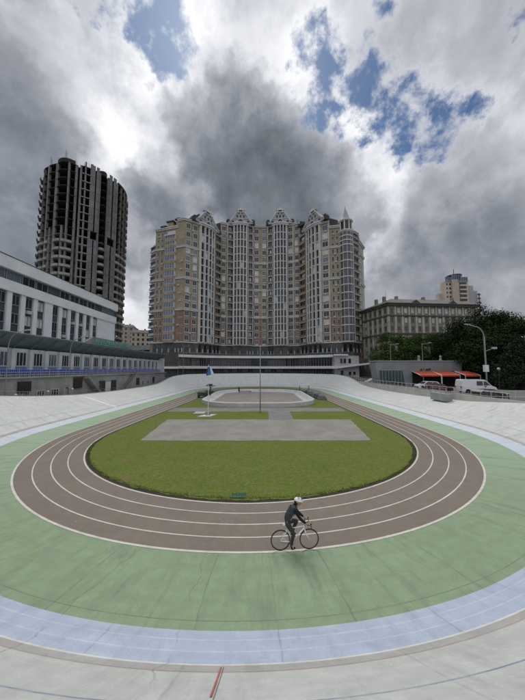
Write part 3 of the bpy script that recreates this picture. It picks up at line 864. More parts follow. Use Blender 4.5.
        for (x0, z_0), (x1, z_1) in zip(prof_[2:], prof_[3:-1]):
            A, B = F.p(c+x0, 1.0, z0+z_0), F.p(c+x1, 1.0, z0+z_1); tb.tube([A, B], .26, 5)
        tb.tube([F.p(c-hw*.68, 1.02, z0+.36*hh), F.p(c+hw*.68, 1.02, z0+.36*hh)], .2, 5)
        # crowning aedicule
        F.b(tb, c-hw*.24, c-hw*.15, -.6, .8, z0+.80*hh, z0+.96*hh); F.b(tb, c+hw*.15, c+hw*.24, -.6, .8, z0+.80*hh, z0+.96*hh)
        tb.extr([F.p(c-hw*.34, .9, z0+.96*hh), F.p(c+hw*.34, .9, z0+.96*hh), F.p(c+.15, .9, z0+1.13*hh), F.p(c-.15, .9, z0+1.13*hh)], -F.n*1.6)
        tb.tube([F.p(c, .1, z0+1.1*hh), F.p(c, .1, z0+1.25*hh)], .1, 5)
        o = tb.build('gable_trim', white, t)
        db = MB()
        for q in (-.27, 0, .27): F.b(db, c+hw*q-.38, c+hw*q+.38, .9, .96, z0+.42*hh, z0+.60*hh); db.cut()
        for q in (-.14, .14): F.b(db, c+hw*q-.25, c+hw*q+.25, .9, .96, z0+.66*hh, z0+.76*hh); db.cut()
        F.b(db, c-hw*.12, c+hw*.12, -.4, .5, z0+.80*hh, z0+.95*hh); db.cut()
        # half-round window at the foot
        pts = [F.p(c+1.25*math.cos(a_), .90, z0+.5+1.7*math.sin(a_)) for a_ in [math.pi*i/10 for i in range(11)]]
        db.extr(pts, F.n*.08); db.cut()
        for q in (-.62, .62): F.b(db, c+hw*q-.5, c+hw*q+.5, .9, .96, z0+.5, z0+1.6); db.cut()
        db.build_each('gable_window', PANES[0], t)
        ab = MB(); arc = [F.p(c+1.45*math.cos(a_), 1.05, z0+.5+1.95*math.sin(a_)) for a_ in [math.pi*i/10 for i in range(11)]]
        ab.tube(arc, .17, 5); ab.build('arch_trim', white, t)
        # small dormer heads beside it
        sb = MB()
        for q in (-1, 1):
            x = c+q*(hw+.1); sb.extr([F.p(x-1.0, .6, z0+.0), F.p(x+1.0, .6, z0+.0), F.p(x+1.0, .6, z0+1.5), F.p(x+.5, .6, z0+2.4), F.p(x-.5, .6, z0+2.4), F.p(x-1.0, .6, z0+1.5)], -F.n*2)
        sb.build('dormer', slate, t)
        # bowed cornice
        cb = MB(); n_ = 10
        for i in range(n_):
            q0, q1 = i/n_, (i+1)/n_; f_ = lambda q: 1.2+1.2*(1-(2*q-1)**2)
            for (zz0, zz1, ex) in ((-.9, -.2, -.4), (-.2, .35, 0)):
                A, B = F.p(-.6+(F.L+1.2)*q0, f_(q0)+ex, 0), F.p(-.6+(F.L+1.2)*q1, f_(q1)+ex, 0); C2, D2 = F.p(-.6+(F.L+1.2)*q1, -.5, 0), F.p(-.6+(F.L+1.2)*q0, -.5, 0)
                cb.prism([(A.x, A.y), (B.x, B.y), (C2.x, C2.y), (D2.x, D2.y)], z0+zz0, z0+zz1)
        cb.build('cornice', white, t)
    gable((198, 109.3), (213.5, 116.5), H1+.3, 7.2)
    gable((233, 122.6), (247.5, 122.9), H2+.3, 7.2)
    gable((273.5, 123), (287.5, 122.4), H2+.3, 7.2)
    gable((307.5, 115.8), (322, 108.6), H1+.3, 7.2)
    # dormers along the roof edge between gables
    mb = MB(); ra_ = random.Random(21); acm = mat('aircon casing', (.5, .5, .49), .6, .1, 3)
    for idx, (a, b, top, cols) in enumerate(SEG):
        if cols[0][0] not in ('win', 'winb', 'brickwin', 'brick'): continue
        F = Fac(pt(*a), pt(*b))
        for (za, zb) in fl(top if top > 60 else 62):
            if ra_.random() < .55 and zb < top:
                u_ = ra_.uniform(.3, F.L-1.3); F.b(mb, u_, u_+.85, .08, .45, za+.12, za+.66); mb.cut()
    mb.build_each('air_conditioner', acm, t)
    W.finish()
    # two storeys of dark openings in the base, with pale piers
    mb, md = MB(), MB()
    for (a, b, top, cols) in SEG:
        F = Fac(pt(*a), pt(*b)); n = max(2, int(F.L/2.4))
        for k in range(n):
            c = F.L*(k+.5)/n
            F.b(md, c-.6, c+.6, 0, .05, 13.4, 16.3); md.cut(); F.b(mb, c+F.L/n/2-.12, c+F.L/n/2+.12, 0, .3, 13.0, 14.6); mb.cut()
    md.build_each('base_opening', PANES[0], t); mb.build_each('base_pier', white, t)
    # curved terraces at the foot: two white balcony bands, dark glazing between
    def arcpts(off):
        P_ = [(180, 104), (195, 109), (215, 114.2), (235, 116.6), (262, 117.6), (290, 116), (310, 111), (334, 105)]
        q = []
        for (px, Y) in P_: q.append(Vector((*pt(px, Y-off), 0)))
        out = []
        for i in range(len(q)-1):
            p0, p1, p2, p3 = q[max(i-1, 0)], q[i], q[i+1], q[min(i+2, len(q)-1)]
            for s_ in range(5):
                u = s_/5; out.append(.5*((2*p1)+(-p0+p2)*u+(2*p0-5*p1+4*p2-p3)*u*u+(-p0+3*p1-3*p2+p3)*u**3))
        out.append(q[-1]); return out
    def band(mb, off0, off1, z0, z1, ext=0):
        A, B = arcpts(off0), arcpts(off1)
        for i in range(len(A)-1):
            mb.prism([(B[i].x, B[i].y), (B[i+1].x, B[i+1].y), (A[i+1].x, A[i+1].y), (A[i].x, A[i].y)], z0, z1)
    tw_ = thing('curved_terrace', 'two storey podium with curved white balcony bands below the apartment block', 'podium', (0, 116, 0))
    mb = MB(); band(mb, 0, 2.2, 10.9, 11.9); mb.build('balcony_band', mat('podium white', (.74, .75, .74), .8, .15, .3), tw_)
    mb = MB(); band(mb, -1.0, 4.4, 6.35, 7.35); mb.build('balcony_band', MATS['podium white'], tw_)
    mb = MB(); band(mb, -6, 0, 1, 12.6); mb.build('podium_wall', mat('podium dark wall', (.085, .085, .083), .8, .4, .6), tw_)
    A = arcpts(.05); mb, mg, mr = MB(), MB(), MB()
    for i in range(len(A)-1):
        for q in (0, .5):
            p = A[i].lerp(A[i+1], q); F = Fac(p, A[i].lerp(A[i+1], q+.5))
            F.b(mb, -.07, .07, 0, .2, 7.4, 10.9); mb.cut(); F.b(mb, -.12, .12, 0, .25, 2.5, 6.35); mb.cut()
            F.b(mg, .1, F.L-.1, .0, .05, 7.6, 10.5); mg.cut()
            if (i+int(q*2)) % 2: F.b(mg, .1, F.L-.1, .0, .05, 3.0, 5.9); mg.cut()
    mb.build_each('podium_pier', mat('podium pier', (.24, .24, .235), .8, .2, 1), tw_); mg.build_each('podium_glass', PANES[0], tw_)
    A = arcpts(2.1); mr = MB()
    for i in range(len(A)-1): mr.tube([(A[i].x, A[i].y, 12.7), (A[i+1].x, A[i+1].y, 12.7)], .05, 4); mr.tube([(A[i].x, A[i].y, 11.9), (A[i].x, A[i].y, 12.7)], .05, 4)
    mr.build('terrace_rail', grey_metal, tw_)
    # potted shrubs / small pale posts along the terrace edge
    # dark hanging board in the middle
    c = Fac(pt(252, 114.0), pt(267, 114.0)); mb = MB(); c.b(mb, 0, c.L, .1, .5, 7.6, 10.5)
    tag(mb.build('scoreboard', mat('dark board', (.035, .045, .05), .6, .3, 1)), 'dark blank scoreboard in the middle of the curved podium', 'scoreboard')
    # left continuation of the lower band, reaching behind the stand
    F = Fac(pt(163, 103.5), pt(181, 104)); mb = MB(); F.b(mb, -1, F.L+.3, -6, 0, 1, 6.3); F.b(mb, -1, F.L, -6, -.5, 7.3, 10.5)
    mb.build('podium_wing', MATS['podium dark wall'], tw_)
    mb = MB(); F.b(mb, -1.2, F.L+.3, -1, 1.2, 6.3, 7.2); mb.build('balcony_band', MATS['podium white'], tw_)
    # white two-storey annex at the right end
    wa = thing('white_annex', 'white two storey annex with a slanting balcony at the right end of the podium', 'building', (36, 100, 0))
    F = Fac(pt(333, 101.5), pt(357, 101)); wallm = mat('annex white wall', (.46, .46, .47), .85, .25, .3, fine=.3)
    mb = MB(); F.b(mb, 0, F.L, -8, 0, 2, 11.3); mb.build('wall', wallm, wa)
    mb = MB(); F.b(mb, -.3, F.L*.55, -8, .6, 11.3, 11.9)
    A = [F.p(0, 0, 6.3), F.p(F.L+3.6, 0, 8.0), F.p(F.L+3.6, 0, 8.6), F.p(0, 0, 7.1)]
    mb.extr(A, F.n*1.8); mb.build('balcony', MATS['podium white'], wa)
    mb = MB(); mb.extr([F.p(F.L, -1, 7.4), F.p(F.L+3.2, -1, 8.4), F.p(F.L+3.2, -1, 10), F.p(F.L, -1, 11)], -F.n*6); mb.build('side_wall', mat('rusty brick', (.12, .07, .055), .9, .3, .6), wa)
    for q, z0, z1 in ((.28, 8.4, 10.2), (.42, 8.4, 10.2), (.62, 8.4, 10.2), (.30, 3.2, 5.6), (.62, 3.8, 5.2), (.8, 3.8, 5.2)):
        mb = MB(); F.b(mb, F.L*q-.45, F.L*q+.45, 0, .06, z0, z1); mb.build('window', PANES[0], wa)
build_apartments()

# ------------------------------------------------------------------ unfinished concrete tower
def build_skeleton():
    C = Vector((-77.0, 110.5, 0)); t = thing('unfinished_tower', 'bare unfinished concrete high-rise with open floors and curved plan on the left', 'tower', C)
    conc = mat('raw tower concrete', (.175, .165, .15), .95, .35, .25, fine=.35); lite = mat('pale tower panel', (.21, .215, .215), .95, .3, .2, fine=.3)
    darkc = mat('dark tower concrete', (.040, .037, .034), .95, .4, .3); parm = mat('parapet block', (.36, .35, .325), .95, .3, .3, fine=.3)
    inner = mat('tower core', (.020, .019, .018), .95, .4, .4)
    f0 = math.atan2(-C.y, -C.x)           # direction to the camera
    def ang(phi): return f0+R_(phi)       # phi > 0 is to the right seen from the camera
    def r(phi):
        if phi < -90 or phi > 90: return 14.2
        def bump(a, b, base, h): return base+h*math.sin(math.pi*(phi-a)/(b-a))
        if phi < -59: return bump(-90, -59, 14.0, .5)
        if phi < -42: return 14.3
        if phi < -15: return bump(-42, -15, 14.2, 1.3)
        if phi < -9: return 13.2
        if phi < 4: return 14.8
        if phi < 15: return 14.6
        if phi < 28: return bump(15, 28, 13.2, 1.3)
        if phi < 42: return 14.5
        return 14.9
    def P(phi, dr=0.0, z=0.0):
        a = ang(phi); q = r(phi)*1.04+dr; return Vector((C.x+q*math.cos(a), C.y+q*math.sin(a), z))
    FH = 3.16; NF = 26; Z0 = 3.0
    phis = [-180+3*i for i in range(30)]+[-90+2*i for i in range(91)]+[93+3*i for i in range(29)]
    phis = sorted(set(phis+[-59.1, -42.1, -15.1, -9.1, 3.9, 14.9, 27.9, 41.9]))
    for k in range(1, NF+1):
        z = Z0+k*FH
        if k == NF: ph = [p for p in phis]
        mb = MB(); mb.prism([P(p) for p in phis], z-.26, z); mb.build('floor_slab', darkc if k > 17 else conc, t)
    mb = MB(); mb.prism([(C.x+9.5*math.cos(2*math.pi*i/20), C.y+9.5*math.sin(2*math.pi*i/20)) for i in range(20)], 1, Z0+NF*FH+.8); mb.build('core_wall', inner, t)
    def curvebox(mb, a, b, d0, d1, z0, z1, n=4):
        for i in range(n):
            p, q = a+(b-a)*i/n, a+(b-a)*(i+1)/n
            A, B, C_, D_ = P(p, d1), P(q, d1), P(q, d0), P(p, d0)
            mb.prism([(A.x, A.y), (B.x, B.y), (C_.x, C_.y), (D_.x, D_.y)], z0, z1)
    # radial walls behind the bays
    for phi in (-75, -59, -42, -15, -9, 4, 15, 28, 42, 58, 74, 90, 105, -90, -105):
        mb = MB(); a = ang(phi); d = Vector((math.cos(a), math.sin(a), 0)); n = Vector((-d.y, d.x, 0))
        mb.obox(C, d, n, 9.0, r(phi)-1.8, -.18, .18, 2, Z0+NF*FH-.3); mb.build('cross_wall', darkc, t)
    # columns
    for phi, wdt, up in ((-72, .5, 26), (-59, .55, 26), (-50, .45, 18), (-42, .7, 26), (-28, .4, 18), (-23, .35, 26), (-15, .5, 26), (-9, .4, 26), (-3.5, .35, 26.6), (4, .5, 26.6), (15, .4, 26), (28, .4, 26), (42, .5, 26), (52, .4, 26), (62, .5, 26), (72, .4, 26), (82, .5, 26)):
        mb = MB(); a = ang(phi); d = Vector((math.cos(a), math.sin(a), 0)); n = Vector((-d.y, d.x, 0)); rr = r(phi)-.05 if abs(phi) > 5 else 14.9
        rr = max(r(phi-.3), r(phi+.3))*1.04-.05
        mb.obox(C, d, n, rr-.7, rr+.04, -wdt*.8, wdt*.8, 2, Z0+up*FH); mb.build('column', lite if -60 < phi < 50 else conc, t)
    # solid wall panels with fins
    for (a, b) in ((5.0, 8.6), (10.2, 14.0), (29, 33.4), (36, 41)):
        for k in range(0, NF+1):
            if k in (8, 9, 17): continue
            z = Z0+k*FH; mb = MB(); curvebox(mb, a, b, -.1, .22, z+.05, z+FH-.05 if k < NF else z+1.6, 2); mb.build('wall_panel', lite, t)
    # parapets and infill on the lower two thirds
    for (a, b, top) in ((-88, -61, 17), (-40.5, -29, 17), (-27.5, -16, 17), (16, 27, 17), (43, 51, 17), (53, 61, 17), (63, 71, 17), (73, 88, 26), (-57, -51, 17), (-8.5, 3.5, 26)):
        for k in range(0, top):
            if (a in (16, 43)) and k in (8, 9): continue
            z = Z0+k*FH; mb = MB(); hh = .95 if a != -8.5 else .25
            curvebox(mb, a, b, -.1, .5 if a != -8.5 else .08, z, z+hh, 5)
            mb.build('parapet', parm if k > 0 else conc, t)
    for k in range(1, NF):       # small open balconies on the left flank, seen against the sky
        z = Z0+k*FH; mb = MB(); curvebox(mb, -97, -84, -.1, 1.1, z-.2, z+.02, 3); curvebox(mb, -96.5, -84.5, .9, 1.1, z, z+.95, 3); mb.build('balcony', conc, t)
    # recessed infill walls with openings, darker
    for (a, b) in ((-57, -44), (-14, -10)):
        mb = MB()
        for k in range(0, 17): z = Z0+k*FH; curvebox(mb, a, a+(b-a)*.35, -.9, -.7, z, z+FH-.28, 2)
        mb.build('infill_wall', parm, t)
    # upstands and starter bars at the top
    mb = MB(); zt = Z0+NF*FH
    curvebox(mb, -42, -17, -.5, 0, zt, zt+1.3, 6); mb.cut(); curvebox(mb, 16, 27, -.5, 0, zt, zt+1.6, 4); mb.cut(); curvebox(mb, 44, 90, -.5, 0, zt, zt+.9, 8)
    mb.build_each('roof_upstand', darkc, t)
    for phi, h_ in ((-64, 5), (-44, 3), (-30, 5.5), (-18, 3), (-6, 1.8), (0, 2.4), (6, 3.0), (10, 1.6)):
        mb = MB(); p = P(phi, -1)
        for q in range(3): mb.tube([(p.x+q*.25, p.y, zt), (p.x+q*.3, p.y, zt+h_-q*.7)], .05, 4)
        mb.build('starter_bars', darkc, t)
build_skeleton()
# ------------------------------------------------------------------ left: grandstand with blue seats, and the white block behind
def railing(name, label, pts, h=1.05, rails=(1.0, .55), post_step=1, material=None, cat='railing', group=None, r=.03, bal=0):
    t = thing(name, label, cat, pts[0], group); material = material or grey_metal
    for p in pts[::post_step]:
        mb = MB(); mb.tube([p, (p[0], p[1], p[2]+h)], r, 5); mb.build('post', material, t)
    for q in rails:
        mb = MB(); mb.tube([(p[0], p[1], p[2]+h*q) for p in pts], r*.9, 5); mb.build('rail', material, t)
    if bal:
        mb = MB()
        for a, b in zip(pts, pts[1:]):
            for i in range(1, bal+1):
                q = Vector(a).lerp(Vector(b), i/(bal+1)); mb.tube([(q.x, q.y, q.z+.05), (q.x, q.y, q.z+h*.97)], r*.45, 4)
        mb.build('baluster', material, t)['kind'] = 'stuff'
    return t
def build_stand():
    XW, Y0, Y1 = -33.5, 16.0, 85.5
    t = thing('grandstand', 'long grey grandstand with glazed upper floor, blue seats and a tilted dark canopy', 'grandstand', (XW, 50, .9))
    plas = mat('stand plaster', (.66, .69, .72), .85, .2, .4, fine=.25); low = mat('stand base plaster', (.40, .40, .39), .9, .25, .5, .004, fine=.4)
    can = mat('canopy sheet', (.16, .20, .215), .5, .25, .5); blue = mat('blue plastic seat', (.035, .09, .46), .5, .2, 3)
    mb = MB(); mb.box(XW-8, XW, Y0, Y1, .5, 9.0); mb.build('wall', plas, t)
    mb = MB(); mb.box(XW+.003, -31.3, Y0, Y1-1, .5, 5.0); mb.build('lower_wall', low, t)
    mb = MB(); mb.box(XW+.004, -30.9, Y0, Y1-.6, 5.0, 5.2); mb.build('terrace_slab', low, t)
    mb = MB(); mb.box(XW+.005, -31.9, Y1-.6, Y1+.1, .5, 9.6); mb.build('end_wall', plas, t)
    # canopy: soffit rising outwards, thin front lip
    mb = MB(); mb.extr([(XW-1.2, Y0, 8.95), (-31.55, Y0, 10.70), (-31.45, Y0, 10.86), (-31.5, Y0, 10.93), (XW-5, Y0, 10.2)], (0, Y1-Y0+1.2, 0)); mb.build('canopy', can, t)
    mb = MB()
    y = Y0
    while y < Y1: mb.extr([(XW+.02, y, 8.8), (XW+.02, y, 9.18), (-31.7, y, 10.62), (-31.7, y, 10.52)], (0, .10, 0)); mb.cut(); y += 2.72
    mb.build_each('canopy_bracket', mat('canopy frame', (.13, .16, .17), .5, .2, 1), t)
    W = Windows(t, 60, WM)
    F = Fac((XW, Y0), (XW, Y1)); F.n = Vector((1, 0, 0))
    bay = 2.72; n = int((Y1-Y0)/bay)
    for k in range(n):
        y = k*bay
        mb = MB(); F.b(mb, y-.28, y+.28, 0, .35, 5.2, 8.9); mb.build('pier', plas, t)
        if y+2.3 < Y1-Y0-1: W.add(F, y+.55, y+2.2, 6.55, 8.55, 0, 0 if k % 3 else 1, 2)
        mb = MB(); F.b(mb, y+.36, y+2.36, 0, .06, 5.25, 6.4)
        mb.build('blue_panel', mat('faded blue panel', (.05, .09, .34), .8, .3, 1), t)
    seat = MB(); seat.box(-.22, .22, -.23, .23, .40, .46); seat.box(-.28, -.22, -.23, .23, .44, .82); seat.box(-.2, -.1, -.03, .03, 0, .42)
    s0 = None
    k = 0; y = Y0+2
    while y < Y1-2 and k < 98:
        if s0 is None: s0 = seat.build('seat', blue, t)
        else: c = s0.copy(); scene.collection.objects.link(c); s0_ = c; s0_.location = (0, 0, 0)
        o = s0 if k == 0 else s0_
        o.location = (-31.75, y, 5.2); y += .66; k += 1
    mb = MB(); y = Y0+2
    while y < Y1-2:
        mb.box(-32.85, -32.45, y-.24, y+.24, 5.66, 5.74); mb.box(-32.9, -32.83, y-.24, y+.24, 5.7, 6.12); y += .66
    mb.build('seat', blue, t)['kind'] = 'stuff'
    mb = MB(); mb.box(-33.2, -32.3, Y0+1, Y1-1.5, 5.2, 5.62); mb.build('seat_step', low, t)
    # ground floor openings
    for (x0, x1, z0, z1, nm, mt) in ((100, 106, 1.2, 3.9, 'doorway', dark_metal), (112, 117, 1.2, 3.9, 'doorway', dark_metal), (106.5, 111.5, 1.2, 3.6, 'door', white_metal),
                                     (137, 140, 2.2, 4.0, 'doorway', dark_metal), (153, 155, 2.2, 4.0, 'doorway', dark_metal)):
        ya, yb = 31.3*263/(262.5-x0), 31.3*263/(262.5-x1)
        mb = MB(); mb.box(-31.3, -31.24, ya, yb, z0, z1); mb.build(nm, mt, t)
    F2 = Fac((-31.3, Y0), (-31.3, Y1)); F2.n = Vector((1, 0, 0))
    for (x0, x1) in ((38, 46), (52, 60), (65, 70), (24, 31), (66, 71), (142, 144.5), (147, 149.5)):
        ya, yb = 31.3*263/(262.5-x0), 31.3*263/(262.5-x1); W.add(F2, ya-Y0, yb-Y0, 1.9, 3.25, 0, 0, 2)
    W.finish()
    # raised board over the canopy with green letters
    b = thing('sign_board', 'grey trapezoid board with green Cyrillic letters standing on the canopy edge', 'sign', (-31.9, 57, 10.6))
    mb = MB(); mb.extr([(-31.75, 45.8, 10.5), (-31.75, 68.0, 10.5), (-31.75, 62.0, 12.15), (-31.75, 49.2, 12.25)], (-.3, 0, 0))
    mb.build('board', mat('board sheet', (.23, .255, .265), .7, .2, .6), b)
    text = 'КИЇВСЬКИЙ ВЕЛОТРЕК'; adv = 13.0/len(text); gm_ = mat('green letters', (.16, .42, .36), .5, .1, 3)
    for i, ch in enumerate(text):
        if ch == ' ': continue
        cu = bpy.data.curves.new('letter', 'FONT'); cu.body = ch; cu.size = 1.25; cu.extrude = .04; cu.offset = .012
        tmp = bpy.data.objects.new('letter_tmp', cu); scene.collection.objects.link(tmp); bpy.context.view_layer.update()
        lm_ = bpy.data.meshes.new_from_object(tmp.evaluated_get(bpy.context.evaluated_depsgraph_get())); bpy.data.objects.remove(tmp)
        lm_.materials.clear(); lm_.materials.append(gm_)
        lt = link('letter', lm_, b); wd_ = max(v.co.x for v in lm_.vertices)
        lt.rotation_euler = (math.pi/2, 0, math.pi/2); lt.location = (-31.68, 49.6+i*adv, 10.98); lt.scale = (adv*.84/wd_, 1, 1)
    railing('terrace_railing', 'grey railing along the front of the blue seat terrace', [(-30.98, Y0+1.6*i, 5.2) for i in range(43)], 1.0, (1.0, .6, .25), bal=5, material=mat('pale railing', (.50, .50, .49), .6, .1, 2))
    # stairs with rails down from the terrace
    def stair(ya, yb, label):
        s = thing('stairs', label, 'staircase', (-30.5, yb, 1)); mb = MB(); n = 12
        for i in range(n):
            y = ya+(yb-ya)*i/n; z = 5.0-(5.0-1.2)*i/n; y2 = ya+(yb-ya)*(i+1)/n
            mb.box(-31.2, -30.2, min(y, y2), max(y, y2), z-.5, z)
        mb.build('steps', concrete_grey, s)
        for xx in (-30.25,):
            for dz in (1.0, .5):
                mb = MB(); mb.tube([(xx, ya, 5+dz), (xx, yb, 1.2+dz)], .045, 5); mb.build('handrail', dark_metal if ya > yb else grey_metal, s)
            for q in (0, .33, .66, 1):
                mb = MB(); mb.tube([(xx, ya+(yb-ya)*q, 5-(3.8)*q), (xx, ya+(yb-ya)*q, 6-(3.8)*q)], .035, 5); mb.build('post', grey_metal, s)
    stair(46.0, 50.6, 'grey concrete stairs going down to the right from the blue seats beside the open doorway')
    stair(63.5, 57.8, 'steep dark railed stairs rising to the far part of the blue seat terrace')
    # dark boards standing against the lower wall
    for (x0, x1, z0, z1, lb) in ((21, 33.5, 3.15, 4.5, 'large dark brown blank board on the wall under the seats, nearest the camera'), (76, 84, 3.0, 4.7, 'dark brown blank board on the wall under the seats, near the stairs')):
        ya, yb = 31*263/(262.5-x0), 31*263/(262.5-x1)
        b = thing('notice_board', lb, 'board', (-31, (ya+yb)/2, z0)); mb = MB(); mb.box(-31.2, -31.05, ya, yb, z0, z1); mb.build('panel', mat('dark brown board', (.045, .038, .032), .8, .3, 1), b)
        mb = MB(); mb.box(-31.22, -31.02, ya-.05, yb+.05, z1, z1+.07); mb.build('frame', dark_metal, b)
    for i, (x, lb) in enumerate(((18, 'small white globe lamp beside the large dark board'), (50, 'small white globe lamp between two low windows'), (74, 'small white globe lamp beside the second dark board'))):
        y = 30.6*263/(262.5-x); b = thing('globe_lamp', lb, 'lamp', (-30.7, y, 1)); mb = MB(); mb.tube([(-31.3, y, 2.95), (-30.7, y, 2.95)], .03, 5); mb.build('bracket', grey_metal, b)
        mb = MB(); mb.lathe((-30.6, y, 2.98), [(.02, -.17), (.12, -.12), (.17, 0), (.12, .12), (.02, .17)], 10); mb.build('globe', mat('white globe', (.8, .8, .78), .4, .05, 3), b, smooth=True)
    # stack of junk beside end of stand: low dark boxes
    # ---- white block behind
    XB, YB1 = -38.0, 67.3
    w_ = thing('office_block', 'long white office block with dark window slots behind the grandstand canopy', 'building', (XB, 40, 1))
    wm = mat('office white render', (.80, .825, .85), .85, .12, .3, fine=.2); lou = mat('dark louvre panel', (.070, .075, .085), .7, .25, .5)
    mb = MB(); mb.box(XB-16, XB-.6, -2, YB1-.02, .8, 22.8); mb.build('core_wall', wm, w_)
    mb = MB(); mb.box(XB-16.2, XB+.35, -2, YB1+.3, 21.1, 22.95); mb.build('parapet', wm, w_)
    mb = MB(); mb.box(XB-16.25, XB+.42, -2.05, YB1+.36, 22.95, 23.05); mb.build('coping', dark_metal, w_)
    mb = MB(); mb.box(XB-.599, XB-.3, -2, YB1-.3, 19.5, 21.1); mb.build('strip_glazing_backing', lou, w_)
    mb = MB(); mb.box(XB-16.1, XB+.12, -2, YB1+.1, 17.9, 19.5); mb.build('string_band', wm, w_)
    F = Fac((XB, -2), (XB, YB1)); F.n = Vector((1, 0, 0))
    W = Windows(w_, 98, [mat('grey window frame', (.25, .26, .27), .6, .1, 2)]+PANES)
    y = 12.0; i = 0
    rr = random.Random(4)
    while y < YB1-2:
        if i % 5 != 3: W.add(F, y+2+.08, y+2+2.5, 19.55, 21.05, -.3, 0 if rr.random() < .6 else 1, 1)
        y += 2.62; i += 1
    # piers and window slots
    y = 14.0; i = 0
    mb = MB(); mb.box(XB-.599, XB-.45, 0, YB1-.8, 10.0, 17.9); mb.build('slot_backing', lou, w_)
    ac = []
    while y < YB1-8.2:
        wide = (i % 6 == 1); pw = 1.7 if wide else .78
        mb = MB(); mb.box(XB-.6, XB-.12, y, y+pw, 9.5, 17.9); mb.build('pier', wm, w_)
        s0_ = y+pw; 
        for (z0, z1) in ((10.2, 11.9), (13.1, 14.8), (16.0, 17.7)):
            W.add(F, s0_+2.1, s0_+2+1.45, z0, z1, -.45, 0 if rr.random() < .75 else 2, 1)
        if rr.random() < .7:
            z = rr.choice((12.2, 15.1)); ac.append((s0_+.3, z))
        y = s0_+1.5; i += 1
    W.finish()
    for (yy, z) in ac:
        mb = MB(); mb.box(XB-.45, XB+.12, yy, yy+.75, z, z+.55); mb.build('air_conditioner', mat('aircon casing', (.5, .5, .49), .6, .1, 3), w_)
    mb = MB(); mb.box(XB-.6, XB-.12, y, YB1, 9.5, 17.9); mb.build('end_wall', wm, w_)
build_stand()

# pale old houses seen through the gap, and the bridge-like slab before them
def old_house(px0, px1, Y, ytop, label, storeys, col):
    A, B = at(px0, 350, Y), at(px1, 350, Y); zt = at(px0, ytop, Y).z
    t = thing('old_house', label, 'house', ((A.x+B.x)/2, Y, 3), 'old houses in the gap')
    F = Fac((A.x, Y), (B.x, Y+3)); mb = MB(); F.b(mb, 0, F.L, -14, 0, 1, zt-1.5); wall = mb.build('wall', col, t)
    mb = MB(); q = [F.p(-.5, .5, zt-1.5), F.p(F.L+.5, .5, zt-1.5), F.p(F.L+.5, -14, zt-1.5), F.p(-.5, -14, zt-1.5)]; r_ = [F.p(1.5, -3, zt+1), F.p(F.L-1.5, -3, zt+1), F.p(F.L-1.5, -9, zt+1), F.p(1.5, -9, zt+1)]
    mb.hexa(q, r_); mb.build('roof', mat('old tin roof', (.13, .12, .115), .7, .3, .5), t)
    for q in (.2, .6): 
        mb = MB(); F.b(mb, F.L*q, F.L*q+1.0, -6, -5, zt, zt+2.2); mb.build('chimney', MATS['raw tower concrete'], t)
    n = max(2, int(F.L/3.2))
    for s_ in range(storeys):
        z = zt-1.5-3.4*(s_+1)
        for k in range(n):
            c = F.L*(k+.5)/n; mb = MB(); F.b(mb, c-.65, c+.65, 0, .06, z+.9, z+2.7); mb.build('window', PANES[0], t)
beige = mat('old beige wall', (.50, .45, .36), .9, .2, .3, fine=.2)
old_house(130.5, 148, 190, 330.5, 'beige old house with three rows of windows in the gap between towers', 4, beige)
old_house(117, 131.5, 215, 325, 'grey beige old house with a steep dark roof, partly behind the other', 4, mat('old grey wall', (.40, .37, .32), .9, .25, .3))
F = Fac((at(124, 350, 118).x, 118), (at(154, 350, 112).x, 112)); mb = MB(); F.b(mb, 0, F.L, -5, 0, 14.5, 16.6)
br = thing('concrete_gallery', 'grey concrete gallery slab joining the apartment block on its left side', 'gallery', F.o)
mb.build('deck', mat('gallery concrete', (.36, .36, .35), .9, .25, .3, fine=.3), br)
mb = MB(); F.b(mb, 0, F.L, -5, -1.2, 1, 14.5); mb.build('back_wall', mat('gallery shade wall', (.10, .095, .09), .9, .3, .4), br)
for q in (.1, .35, .6, .85): mb = MB(); F.b(mb, F.L*q, F.L*q+.6, -.9, -.2, 1, 14.5); mb.build('column', MATS['gallery concrete'], br)

